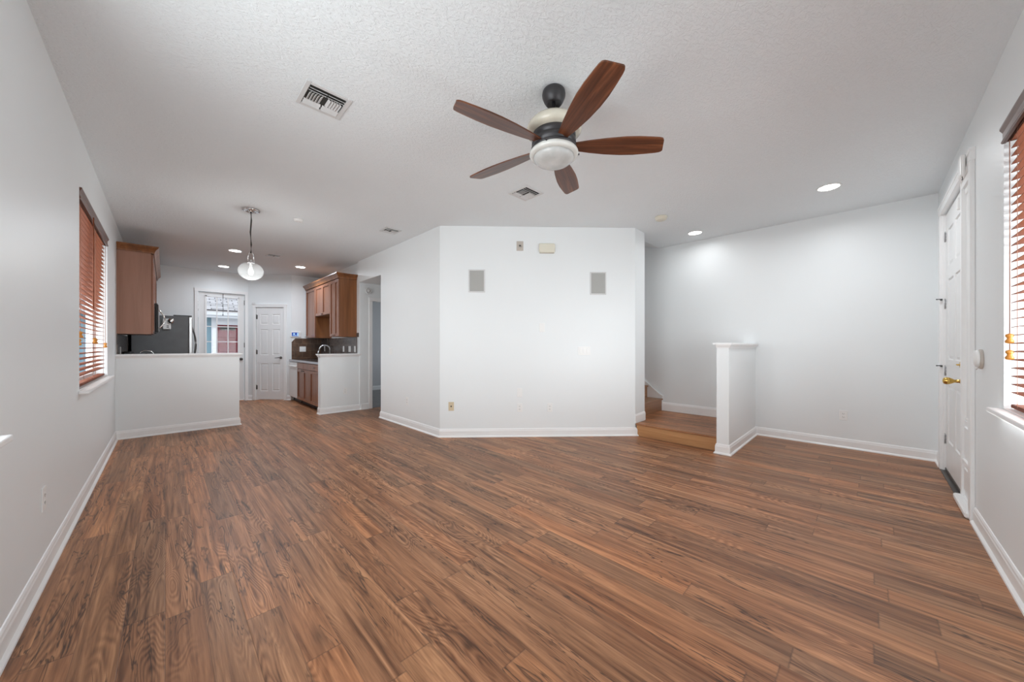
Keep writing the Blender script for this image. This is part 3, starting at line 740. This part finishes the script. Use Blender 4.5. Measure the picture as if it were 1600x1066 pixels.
t = thing('door_alarm_box', 'white rounded alarm box above the sidelight of the entry door', 'alarm box', (4.00, YR + 0.028, 2.445), PI)
MB().box(-0.05, 0.05, -0.024, 0.0, -0.075, 0.075, 0.011, 3).build('housing', M['white'], t)
MB().tube([(0.02, -0.012, -0.073), (0.03, -0.012, -0.095), (0.01, -0.012, -0.095)], 0.003, 6).build('hook', M['nickel'], t)
# hall chime
t = thing('smoke_alarm', 'round grey alarm on the wall above the hall door', 'smoke alarm', (2.728, 6.62, 2.222), 0)
MB().lathe([(0.062, 0), (0.062, -0.012), (0.054, -0.03), (0.046, -0.032), (0.044, -0.027), (0.03, -0.027), (0.028, -0.034), (0, -0.036)], 28, (0, 0, 0), 'y').build('housing', M['ventw'], t)
MB().lathe([(0.012, -0.034), (0.012, -0.040), (0, -0.041)], 14, (0.005, 0, 0.01), 'y').build('button', M['white'], t)
# pantry door sensor
x, y = A_.lerp(B_, (PD0 - 0.03) / DGL) - n_ * 0.02
o = MB().box(-0.045, 0.03, -0.014, 0, -0.026, 0.02, 0.004).build('door_sensor', M['ventw']); tag(at(o, (x, y, PDZ + 0.075), DGA), 'small grey sensor on the top left corner of the pantry door casing', 'door sensor')

# ------------------------------------------------------------------ ceiling fixtures
def vent(label, x, y, s, rz, four=True):
    t = thing('ceiling_vent', label, 'ceiling vent', (x, y, H), rz, 'ceiling air vents')
    mb = MB(); h = s / 2; f = 0.028
    MB().box(-h + f, h - f, -h + f, h - f, -0.0015, -0.0005).build('duct', M['ventd'], t)
    for a in ((-h, -h + f, -h, h), (h - f, h, -h, h), (-h + f, h - f, -h, -h + f), (-h + f, h - f, h - f, h)): mb.box(a[0], a[1], a[2], a[3], -0.008, -0.0005, 0.003)
    mb.build('frame', M['ventw'], t)
    i = h - f; v = []
    def lv(cx, cy, L, ax, ang):
        c, q = math.cos(ang), math.sin(ang); w = 0.009
        prof = [(-w, -0.0012), (w, -0.0012), (w, 0.0012), (-w, 0.0012)]
        mb = MB()
        if ax == 'x': fn = lambda e: (lambda p: (cx + e * L / 2, cy + p[0] * c - p[1] * q, -0.009 + p[0] * q + p[1] * c))
        else: fn = lambda e: (lambda p: (cx + p[0] * c - p[1] * q, cy + e * L / 2, -0.009 + p[0] * q + p[1] * c))
        mb.extrude(prof, fn(-1), fn(1)); mb.build('louver', M['ventw'], t)
    b = i * 0.42
    for sgn in (-1, 1):
        for k in range(2):
            yy = sgn * (b + 0.014 + k * (i - b - 0.02) * 0.62)
            for sx in (-1, 1): lv(sx * i * 0.51, yy, i * 0.94, 'x', -sgn * 0.7)
    for sgn in (-1, 1):
        for k in range(5): lv(sgn * (0.022 + k * (i - 0.03) / 4.6), 0, b * 1.9, 'y', -sgn * 0.7)
    return t
vent('large square ceiling vent left of the fan, nearest the camera', 0.718, 2.428, 0.262, 0)
vent('square ceiling vent beyond the fan, above the centre wall', 2.618, 2.450, 0.26, 0)
vent('small ceiling vent by the corner of the centre wall', 2.165, 4.53, 0.22, 0)
vent('farthest ceiling vent, over the kitchen', 1.335, 7.20, 0.22, 0)

def downlight(label, x, y, r=0.080, power=30):
    t = thing('recessed_light', label, 'recessed light', (x, y, H), 0, 'recessed ceiling lights')
    MB().lathe([(r, -0.001), (r + 0.014, -0.001), (r + 0.012, -0.007), (r, -0.010), (r, -0.001)], 32, closed=True).build('trim_ring', M['white'], t)
    MB().lathe([(0, -0.004), (r, -0.004), (r, -0.0035), (0, -0.0035)], 32, closed=True).build('lens', M['led'], t)
    l = bpy.data.lights.new('downlight_lamp', 'AREA'); l.shape = 'DISK'; l.size = r * 2; l.energy = power; l.color = (0.89, 0.98, 1.08) if x < 3 else (0.95, 0.99, 1.02); l.spread = rad(170)
    o = bpy.data.objects.new('downlight_lamp', l); C.objects.link(o); o.parent = t; o.location = (0, 0, -0.012)
    return t
downlight('recessed ceiling light nearest the entry door, at the right', 4.626, 0.269, power=8)
downlight('recessed ceiling light above the stair landing', 5.182, 1.669, power=2.0)
downlight('recessed ceiling light left of the pendant, nearer of two', 0.814, 7.252, power=12)
downlight('farthest recessed ceiling light, by the back door', 0.813, 8.831, power=5)
downlight('recessed ceiling light in front of the right-hand kitchen cabinets', 1.895, 7.841, power=11)

def detector(name, label, x, y, r, hgt, mat):
    t = thing(name, label, 'smoke detector', (x, y, H))
    MB().lathe([(r, -0.001), (r, -hgt * 0.35), (r * 0.92, -hgt * 0.4), (r * 0.9, -hgt * 0.85), (r * 0.75, -hgt), (0, -hgt)], 32).build('housing', mat, t)
    MB().lathe([(0.006, -hgt), (0.006, -hgt - 0.002), (0, -hgt - 0.002)], 10, (r * 0.4, 0, 0)).build('button', M['steel'], t)
detector('smoke_detector', 'round off-white smoke detector on the ceiling near the stairs', 4.262, 1.754, 0.07, 0.04, M['beige'])
detector('smoke_detector', 'small white detector on the ceiling right of the pendant', 1.165, 4.92, 0.052, 0.03, M['white'])

# pendant
t = thing('pendant_light', 'round glass globe pendant hanging in front of the kitchen', 'pendant light', (0.699, 4.964, H))
MB().lathe([(0.085, 0), (0.085, -0.012), (0.078, -0.018), (0.05, -0.02), (0.046, -0.016), (0.03, -0.016), (0.028, -0.024), (0, -0.024)], 32).build('canopy', M['chrome'], t)
MB().tube([(0, 0, -0.02), (0.004, 0, -0.12), (-0.004, 0.002, -0.26), (0.003, 0, -0.4), (0, 0, -0.495)], 0.0075, 10).build('cord', M['blackcord'], t)
mb = MB()
for a in (0.78, 0.78 + PI):
    c, s = math.cos(a) , math.sin(a)
    c, s = (math.cos(-0.78 + (0 if a < 2 else PI)), math.sin(-0.78 + (0 if a < 2 else PI)))
    mb.tube([(0, 0, -0.49), (0.02 * c, 0.02 * s, -0.495), (0.032 * c, 0.032 * s, -0.53), (0.034 * c, 0.034 * s, -0.60)], 0.003, 6)
mb.lathe([(0.036, -0.60), (0.036, -0.615)], 20); mb.lathe([(0.008, -0.57), (0.012, -0.60), (0.016, -0.66)], 14)
mb.build('socket_holder', M['chrome'], t)
prof = []
for k in range(17):
    a = rad(16 + (180 - 30) * k / 16); prof.append((0.121 * math.sin(a), -0.703 + 0.101 * math.cos(a)))
inner = [(r * 0.97, z * 1.0 + (0.003 if z < -0.703 else -0.003)) for r, z in prof[::-1]]
mb = MB(); mb.lathe(prof, 40, closed=True); mb.build('globe', M['globe'], t)
mb = MB(); mb.lathe([(0.008, -0.66), (0.014, -0.675), (0.024, -0.70), (0.026, -0.72), (0.018, -0.742), (0, -0.75)], 18); mb.build('bulb', M['bulb'], t)
l = bpy.data.lights.new('pendant_lamp', 'POINT'); l.energy = 10; l.shadow_soft_size = 0.03; l.color = (0.95, 1.0, 1.0)
o = bpy.data.objects.new('pendant_lamp', l); C.objects.link(o); o.parent = t; o.location = (0, 0, -0.775)

# ceiling fan
FX, FY, BZ = 1.688, 1.347, 2.40 - H
t = thing('ceiling_fan', 'five-blade ceiling fan with walnut blades and glass light bowl', 'ceiling fan', (FX, FY, H))
MB().lathe([(0.060, 0), (0.068, -0.010), (0.071, -0.026), (0.070, -0.040), (0.060, -0.066), (0.050, -0.082), (0.045, -0.086), (0.040, -0.084), (0.034, -0.074), (0.014, -0.074)], 36).build('canopy', M['bronze'], t)
MB().lathe([(0.012, -0.07), (0.012, -0.18), (0.022, -0.185), (0.024, -0.20)], 16).build('downrod', M['bronze'], t)
MB().lathe([(0.02, -0.168), (0.06, -0.170), (0.10, -0.178), (0.135, -0.195), (0.157, -0.218), (0.167, -0.242), (0.166, -0.256), (0.150, -0.268), (0.12, -0.274)], 48).build('upper_glass', M['cream'], t)
mb = MB(); mb.lathe([(0.10, -0.262), (0.125, -0.268), (0.132, -0.28), (0.132, -0.30), (0.126, -0.304), (0.126, -0.312), (0.134, -0.316), (0.134, -0.346), (0.128, -0.349), (0.128, -0.356), (0.138, -0.359), (0.138, -0.372), (0.10, -0.374)], 48)
mb.build('motor_housing', M['bronze'], t)
MB().lathe([(0.132, -0.370), (0.140, -0.376), (0.147, -0.386), (0.148, -0.396), (0.142, -0.404), (0.124, -0.410), (0.120, -0.408)], 48).build('light_ring', M['fanglass'], t)
MB().lathe([(0.123, -0.406), (0.120, -0.420), (0.106, -0.436), (0.080, -0.450), (0.04, -0.459), (0, -0.461)], 48).build('light_bowl', M['fanglass2'], t)
for k in range(3):
    a = rad(-45 + 180 + k * 120) if k else rad(-45)
    a = rad([-38, 82, 202][k]); c, s = math.cos(a), math.sin(a)
    MB().tube([(0.138 * c, 0.138 * s, -0.380), (0.160 * c, 0.160 * s, -0.380)], [0.004, 0.006], 8).build('screw', M['bronze'], t)
# blades
outline = []
stn = [(0.105, 0.028, -0.026), (0.15, 0.036, -0.033), (0.22, 0.050, -0.046), (0.32, 0.064, -0.060), (0.42, 0.071, -0.070), (0.50, 0.070, -0.071), (0.58, 0.062, -0.066), (0.62, 0.057, -0.0625), (0.638, 0.0545, -0.058)]
up = [(x, a) for x, a, b in stn] + [(0.656, 0.050), (0.666, 0.043), (0.670, 0.034)]
dn = [(x, b) for x, a, b in stn] + [(0.645, -0.052), (0.650, -0.044)]
BO = up + dn[::-1]
pitch = rad(-12)
for k in range(5):
    a = rad(-45.7 + 72 * k)
    T = Matrix.Rotation(a, 4, 'Z') @ Matrix.Translation((0, 0, BZ)) @ Matrix.Rotation(pitch, 4, 'X')
    mb = MB(); mb.prism(BO, -0.004, 0.004)
    bl = mb.build('blade', M['blade'], t); bl.matrix_local = T
    mb = MB(); mb.box(-0.055, 0.07, -0.016, 0.016, 0.004, 0.010, 0.003); mb.box(0.03, 0.09, -0.026, 0.026, 0.004, 0.009, 0.003)
    br = mb.build('bracket', M['bronze'], bl); br.location = (0.105, 0, 0)

# ------------------------------------------------------------------ kitchen, right-hand run (frame x toward -Y)
RK = (XK, 8.87); rk = -PI / 2
def shaker(mb, x0, x1, z0, z1, yf, t=0.02, fr=0.055):
    g = 0.003; x0 += g; x1 -= g; z0 += g; z1 -= g
    mb.box(x0, x0 + fr, yf - t, yf, z0, z1, 0.002); mb.box(x1 - fr, x1, yf - t, yf, z0, z1, 0.002)
    mb.box(x0 + fr, x1 - fr, yf - t, yf, z1 - fr, z1, 0.002); mb.box(x0 + fr, x1 - fr, yf - t, yf, z0, z0 + fr, 0.002)
    mb.box(x0 + fr, x1 - fr, yf - t + 0.014, yf, z0 + fr, z1 - fr)
def knob(parent, x, z, y, horizontal=True, L=0.09):
    mb = MB()
    if horizontal:
        mb.tube([(x - L / 2, y, z), (x - L / 2 + 0.008, y - 0.022, z), (x, y - 0.027, z), (x + L / 2 - 0.008, y - 0.022, z), (x + L / 2, y, z)], 0.0045, 8)
    else:
        mb.tube([(x, y, z - L / 2), (x, y - 0.022, z - L / 2 + 0.008), (x, y - 0.027, z), (x, y - 0.022, z + L / 2 - 0.008), (x, y, z + L / 2)], 0.0045, 8)
    return mb.build('handle', M['nickel'], parent)
UD = 0.305
CR = [(0, 0), (0.012, 0), (0.016, 0.02), (0.028, 0.045), (0.05, 0.07), (0.056, 0.078), (0.056, 0.092), (0, 0.092)]
def upper(name, label, loc, rz, x0, x1, z0, z1, depth, doors, crown=True, group='kitchen wall cabinets', endpanel=None, bottoms=None):
    t = thing(name, label, 'wall cabinet', loc, rz, group)
    mb = MB(); mb.box(x0, x1, -depth, 0, z0, z1); mb.build('body', endpanel or M['cab'], t)
    MB().box(x0 + 0.004, x1 - 0.004, -depth - 0.001, -depth, z0 + 0.004, z1 - 0.02).build('gap_shade', M['cabdark'], t)  # dark sheet behind the doors, paints the shade in their gaps
    n = len(doors)
    for i, (a, b) in enumerate(doors):
        mb = MB(); shaker(mb, a, b, z0 + 0.004, z1 - 0.02, -depth); d = mb.build('door', M['cabdoor'], t)
        hx = (b - 0.028) if (i % 2 == 0 and n > 1) else (a + 0.028)
        knob(d, hx, z0 + 0.03, -depth - 0.02, True, 0.045)
    return t
ZT = 2.437
ya = lambda Y: RK[1] - Y
UA = upper('wall_cabinet', 'tall brown wall cabinet farthest along the right kitchen wall', (*RK, 0), rk, ya(8.868), ya(8.17), 1.355, ZT, UD, [(ya(8.868) + 0.02, ya(8.17) - 0.02)])
UB = upper('wall_cabinet', 'short brown wall cabinet over the open gap above the sink', (*RK, 0), rk, ya(8.168), ya(7.255), 1.80, ZT, UD, [(ya(8.168), ya(7.71)), (ya(7.71), ya(7.255))])
UC = upper('wall_cabinet', 'brown wall cabinet at the near end of the right kitchen wall', (*RK, 0), rk, ya(7.253), ya(6.765), 1.355, ZT, UD, [(ya(7.253), ya(7.005)), (ya(7.005), ya(6.765))])
# crown of the right run: one continuous moulding
mb = MB(); mb.sweep([(ya(8.868), -UD - 0.02, ZT - 0.012), (ya(6.765), -UD - 0.02, ZT - 0.012), (ya(6.765), -0.003, ZT - 0.012)], CR, side=-1)
mb.box(ya(8.868), ya(6.765) , -UD - 0.02, -0.003, ZT + 0.001, ZT + 0.07)
o = mb.build('crown_molding', M['cab']); tag(at(o, (*RK, 0), rk), 'brown crown molding along the top of the right-hand wall cabinets', 'crown molding')

# base run
BX = 0.62; TK = 0.09; CT = 0.895
def basecab(label, x0, x1, fronts, doors, loc, rz):
    t = thing('base_cabinet', label, 'base cabinet', loc, rz, 'kitchen base cabinets')
    mb = MB(); mb.box(x0, x1, -BX, -0.003, TK, CT - 0.042); mb.build('body', M['cab'], t)
    MB().box(x0, x1, -BX + 0.07, -0.003, 0, TK - 0.002).build('toe_kick', M['cabdark'], t)
    for a, b, drawer in fronts:
        mb = MB(); mb.box(a + 0.002, b - 0.002, -BX - 0.02, -BX, 0.725, CT - 0.052, 0.003); d = mb.build('drawer', M['cabdoor'], t)
        if drawer: knob(d, (a + b) / 2, 0.785, -BX - 0.02, True, 0.08)
    for i, (a, b) in enumerate(doors):
        mb = MB(); shaker(mb, a, b, TK + 0.01, 0.718, -BX); d = mb.build('door', M['cabdoor'], t)
        knob(d, (b - 0.06) if i == 0 else (a + 0.06), 0.69, -BX - 0.02, True, 0.05)
    return t
basecab('sink base cabinet with two doors beside the dishwasher', ya(8.245), ya(7.36), [(ya(8.245), ya(7.80), False), (ya(7.80), ya(7.36), False)], [(ya(8.245), ya(7.80)), (ya(7.80), ya(7.36))], (*RK, 0), rk)
basecab('base cabinet with a drawer, ending behind the right half wall', ya(7.358), ya(6.765), [(ya(7.358), ya(6.765), True)], [(ya(7.358), ya(6.765))], (*RK, 0), rk)
t = thing('dishwasher', 'white dishwasher under the counter next to the pantry door', 'dishwasher', (*RK, 0), rk)
MB().box(ya(8.865), ya(8.25), -0.595, -0.01, 0.08, CT - 0.045).build('tub', M['white'], t)
MB().box(ya(8.86), ya(8.255), -0.635, -0.595, 0.10, 0.745, 0.006).build('door', M['white'], t)
MB().box(ya(8.86), ya(8.255), -0.64, -0.595, 0.75, CT - 0.047, 0.008).build('control_panel', M['white'], t)
MB().tube([(ya(8.80), -0.63, 0.755), (ya(8.80), -0.665, 0.765), (ya(8.31), -0.665, 0.765), (ya(8.31), -0.63, 0.755)], 0.011, 10).build('handle', M['white'], t)
MB().box(ya(8.86), ya(8.255), -0.56, -0.3, 0.0, 0.078).build('toe_kick', M['black'], t)
t = thing('countertop', 'dark stone countertop with a front edge painted pale for sheen on the right base cabinets', 'countertop', (*RK, 0), rk)
MB().box(ya(8.868), ya(6.765), -0.645, -0.012, CT - 0.040, CT, 0.004).build('slab', M['granite'], t)
MB().box(ya(8.868), ya(6.765), -0.650, -0.6452, CT - 0.038, CT - 0.002, 0.002).build('edge_sheen', M['edgesheen'], t)  # thin pale strip, the edge's reflection put into colour
# backsplashes
o = struct('trim_13', MB().box(ya(8.868), ya(6.742), -0.010, 0, CT + 0.001, 1.352), M['bs_grey']); at(o, (*RK, 0), rk)
o = struct('trim_14', MB().box(0, 0.1, -0.010, 0, 1.352, 1.43), M['bs_grey']); at(o, (XK, 6.762, 0), rk)
m = MB(); pts = [(-0.010, CT + 0.001), (-0.6, CT + 0.001), (-0.6, 1.27), (-0.53, 1.352), (-0.010, 1.352)]
m.extrude(pts, lambda p: (p[0], -0.010, p[1]), lambda p: (p[0], 0, p[1]))
o = struct('trim_15', m, M['bs_brown']); at(o, (XK, 8.87, 0), 0)
# faucet
t = thing('kitchen_faucet', 'tall brushed gooseneck faucet rising behind the right half wall', 'faucet', (2.46, 7.93, CT))
mb = MB(); mb.lathe([(0.026, 0), (0.026, 0.02), (0.018, 0.03), (0.016, 0.09)], 20); mb.build('base', M['steel'], t)
pts = [(0, 0, 0.08), (0, 0, 0.22)]
for k in range(1, 12):
    a = rad(180 * k / 12); pts.append((-0.095 + 0.095 * math.cos(a), 0.03 * (1 - math.cos(a)) / 2, 0.22 + 0.085 * math.sin(a)))
pts += [(-0.205, 0.035, 0.16)]
MB().tube(pts, 0.011, 12).build('spout', M['steel'], t)
MB().tube([(-0.203, 0.035, 0.19), (-0.215, 0.036, 0.12)], [0.012, 0.016], 12).build('spray_head', M['steel'], t)
MB().tube([(0, 0.015, 0.06), (0.005, 0.055, 0.08), (0.0, 0.085, 0.12)], 0.006, 8).build('handle', M['steel'], t)
# plates on the backsplash
bs = XK - 0.010
for Y, kind, w, nm, lab in ((7.42, 'outlet', 0.07, 'outlet', 'white outlet on the slate backsplash, left of three near the half wall'), (7.09, 'switch2', 0.115, 'light_switch', 'white double switch on the slate backsplash, middle of three'),
                        (6.83, 'switch1', 0.07, 'light_switch', 'white single switch on the slate backsplash near its right end'), (8.60, 'outlet', 0.07, 'outlet', 'white outlet on the slate backsplash seen through the faucet arch')):
    plate(nm, lab, 'outlet' if nm == 'outlet' else 'light switch', (bs, Y, 1.125), rk, w, 0.115, M['white'], kind)
plate('light_switch', 'white double switch on the brown tiled backsplash by the dishwasher', 'light switch', (2.185, 8.86, 1.115), 0, 0.125, 0.115, M['white'], 'switch2')
# alarm keypad on the end wall
t = thing('alarm_keypad', 'white alarm keypad with a blue lit screen beside the wall cabinets', 'alarm keypad', (2.045, 8.87, 1.44), 0)
MB().box(-0.10, 0.10, -0.024, 0, -0.06, 0.06, 0.006, 2).build('housing', M['white'], t)
MB().box(-0.075, 0.055, -0.0255, -0.024, -0.042, 0.042).build('screen', M['screen'], t)
mb = MB(); mb.box(-0.045, -0.02, -0.0262, -0.0256, -0.005, 0.025); mb.box(-0.055, 0.02, -0.0262, -0.0256, -0.026, -0.018); mb.box(0.03, 0.048, -0.0262, -0.0256, -0.035, 0.035)
mb.build('screen_icons', M['screenicon'], t)

# ------------------------------------------------------------------ kitchen, left-hand run (frame x toward +Y)
LK = (XL, 6.77); lk = PI / 2
yl = lambda Y: Y - LK[1]
upper('wall_cabinet', 'wide-sided brown wall cabinet nearest the left half wall', (*LK, 0), lk, 0, yl(7.498), 1.343, ZT, 0.31, [(0, yl(7.134)), (yl(7.134), yl(7.498))], endpanel=M['cabend'])
upper('wall_cabinet', 'brown wall cabinet directly above the microwave', (*LK, 0), lk, yl(7.5), yl(8.258), 1.82, ZT, 0.31, [(yl(7.5), yl(7.88)), (yl(7.88), yl(8.258))])
upper('wall_cabinet', 'brown wall cabinet above the refrigerator', (*LK, 0), lk, yl(8.26), yl(9.52), 1.82, ZT, 0.31, [(yl(8.26), yl(8.89)), (yl(8.89), yl(9.52))])
mb = MB(); mb.sweep([(0, -0.003, ZT - 0.012), (0, -0.33, ZT - 0.012), (yl(9.52), -0.33, ZT - 0.012)], CR, side=-1); mb.box(0, yl(9.52), -0.33, -0.003, ZT + 0.001, ZT + 0.07)
o = mb.build('crown_molding', M['cab']); tag(at(o, (*LK, 0), lk), 'reddish brown crown molding along the top of the left-hand wall cabinets', 'crown molding')
t = thing('microwave', 'over-range microwave with black side and curved chrome handle', 'microwave', (*LK, 0), lk)
m0, m1 = yl(7.503), yl(8.255)
MB().box(m0, m1, -0.345, -0.003, 1.385, 1.815, 0.003).build('case', M['black'], t)
MB().box(m0, m1, -0.372, -0.346, 1.40, 1.81, 0.003).use(M['black']).build('door', M['black'], t)
MB().box(m0 + 0.004, m1 - 0.16, -0.378, -0.3725, 1.41, 1.80, 0.002).build('front_panel', M['steel'], t)
pts = [(m0 + 0.02, -0.372, 1.44)] + [(m0 + 0.02, -0.375 - 0.068 * math.sin(PI * k / 10), 1.44 + 0.29 * k / 10) for k in range(1, 10)] + [(m0 + 0.02, -0.372, 1.73)]
MB().tube(pts, 0.010, 10).build('handle', M['chrome'], t)
# fridge
t = thing('refrigerator', 'stainless refrigerator with a plain dark grey side panel', 'refrigerator', (*LK, 0), lk)
f0, f1 = yl(8.60), yl(9.50)
MB().box(f0, f1, -0.742, -0.045, 0.02, 1.715, 0.004).build('body', M['fridge_side'], t)
MB().box(f0, f1 - 0.455, -0.80, -0.745, 0.62, 1.71, 0.012, 2).build('door', M['steel'], t)
MB().box(f1 - 0.45, f1, -0.80, -0.745, 0.62, 1.71, 0.012, 2).build('door', M['steel'], t)
MB().box(f0, f1, -0.80, -0.745, 0.06, 0.61, 0.012, 2).build('freezer_drawer', M['steel'], t)
MB().box(f0 + 0.02, f1 - 0.02, -0.79, -0.55, 1.716, 1.735).build('hinge_cover', M['black'], t)
for xh in (f0 + 0.40, f0 + 0.50):
    pts = [(xh, -0.80, 0.85)] + [(xh, -0.80 - 0.065 * math.sin(PI * k / 10), 0.85 + 0.72 * k / 10) for k in range(1, 10)] + [(xh, -0.80, 1.57)]
    MB().tube(pts, 0.011, 10).build('handle', M['nickel'], t)
MB().tube([(f0 + 0.08, -0.80, 0.54), (f0 + 0.1, -0.85, 0.54), (f1 - 0.1, -0.85, 0.54), (f1 - 0.08, -0.80, 0.54)], 0.011, 8).build('handle', M['nickel'], t)
# small thing fixed to the fridge's side
t = thing('night_light', 'white plug-in night light stuck high on the refrigerator side', 'night light', (0.018, 8.598, 1.575), 0)
MB().box(-0.05, 0.055, -0.03, -0.002, -0.10, 0.085, 0.012, 2).build('body', M['white'], t)
for z in (-0.04, -0.065): MB().box(0.0, 0.028, -0.0315, -0.030, z - 0.006, z + 0.006).build('slot', M['slot'], t)
MB().lathe([(0.045, -0.03), (0.045, -0.045), (0.036, -0.058), (0, -0.062)], 20, (0.055, 0, 0.045), 'y').build('lens', M['chrome'], t)
# base run on the left, mostly behind the half wall
t = thing('base_cabinet', 'base cabinet hidden behind the left half wall under the dark counter', 'base cabinet', (*LK, 0), lk, 'kitchen base cabinets')
MB().box(0, yl(7.498), -BX, -0.003, TK, CT - 0.042).build('body', M['cab'], t)
t = thing('base_cabinet', 'narrow base cabinet between the stove and the refrigerator', 'base cabinet', (*LK, 0), lk, 'kitchen base cabinets')
MB().box(yl(8.262), yl(8.59), -BX, -0.003, TK, CT - 0.042).build('body', M['cab'], t)
for a, b, lab in ((0, yl(7.498), 'dark countertop piece behind the left half wall, nearer than the stove'), (yl(8.262), yl(8.59), 'dark countertop piece between the stove and the refrigerator')):
    o = MB().box(a, b, -0.645, -0.012, CT - 0.04, CT, 0.004).build('countertop', M['granite']); tag(at(o, (*LK, 0), lk), lab, 'countertop')
o = struct('trim_16', MB().box(0.0, yl(8.59), -0.010, 0, CT + 0.001, 1.342), M['bs_grey']); at(o, (*LK, 0), lk)
plate('outlet', 'white outlet on the slate backsplash under the left wall cabinet', 'outlet', (XL + 0.010, 7.16, 1.115), lk, 0.07, 0.115, M['white'], 'outlet')
t = thing('stove', 'black stove under the microwave, seen just above the half wall', 'stove', (*LK, 0), lk)
MB().box(yl(7.503), yl(8.257), -0.64, -0.02, 0.02, 0.905, 0.004).build('body', M['steel'], t)
MB().box(yl(7.503), yl(8.257), -0.63, -0.09, 0.906, 0.915, 0.002).build('cooktop', M['black'], t)
MB().box(yl(7.503), yl(8.257), -0.085, -0.02, 0.906, 1.10, 0.01, 2).build('control_panel', M['black'], t)
t = thing('kettle', 'black kettle with a chrome handle on the stove behind the half wall', 'kettle', (-0.19, 7.28, CT))
MB().lathe([(0.09, 0.001), (0.10, 0.02), (0.095, 0.09), (0.07, 0.14), (0.04, 0.16), (0.012, 0.17), (0.012, 0.185), (0, 0.19)], 28).build('body', M['black'], t)
MB().tube([(-0.07, 0, 0.13), (-0.06, 0, 0.20), (-0.02, 0, 0.225), (0.05, 0, 0.21), (0.085, 0, 0.15), (0.10, 0, 0.10)], 0.009, 10).build('handle', M['chrome'], t)
MB().tube([(0.09, 0, 0.08), (0.14, 0, 0.14)], [0.02, 0.012], 10).build('spout', M['chrome'], t)
t['label'] = 'black kettle with a chrome handle on the counter behind the half wall'

# ------------------------------------------------------------------ out of doors
struct('ground', MB().box(-30, 30, -30, 40, -0.35, -0.15), M['ground'])
GY = 17.0
t = thing('garage_building', 'pale blue garage with dark red door seen through the back door', 'building', (2.0, GY, -0.15))
MB().box(-8, 6, 0, 0.2, 0, 2.5).build('wall', M['bluewall'], t)
gx = -0.65
MB().box(gx - 0.14, gx, -0.04, -0.001, 0, 2.40).box(gx, gx + 3.4, -0.04, -0.001, 2.13, 2.40).box(gx + 3.1, gx + 3.4, -0.04, -0.001, 0, 2.13).build('door_trim', M['ext_white'], t)
mb = MB(); mb.box(gx, gx + 3.1, -0.02, -0.001, 0, 2.13)
for i in range(4):
    for j in range(5): mb.box(gx + 0.06 + j * 0.61, gx + 0.60 + j * 0.61, -0.035, -0.02, 0.06 + i * 0.53, 0.48 + i * 0.53, 0.01)
gd = mb.build('garage_door', M['garage_red'], t)
mb = MB()
for j in range(5): mb.box(gx + 0.10 + j * 0.61, gx + 0.56 + j * 0.61, -0.045, -0.036, 1.93, 2.06)
mb.build('window_row', M['ventd'], gd)
mb = MB(); mb.box(-8.3, 6.3, -0.48, -0.42, 2.36, 2.54); mb.box(-8.3, 6.3, -0.56, -0.48, 2.45, 2.57); mb.box(-8.3, 6.3, -0.42, 0, 2.38, 2.41); mb.build('eave', M['ext_white'], t)
mb = MB(); mb.extrude([(0, 0), (5.4, 0), (5.4, 0.08), (0, 0.08)], lambda p: (-8.4, p[0], p[1]), lambda p: (6.4, p[0], p[1])); r = mb.build('roof', M['shingle'], t); r.location = (0, -0.55, 2.57); r.rotation_euler = (rad(27), 0, 0)
o = MB().box(-0.1, 0.1, -3.0, 3.0, 0, 2.9).build('garden_wall', M['stucco']); tag(at(o, (-3.4, 7.2, -0.15), 0), 'pinkish outdoor wall glimpsed through the left blind', 'wall')
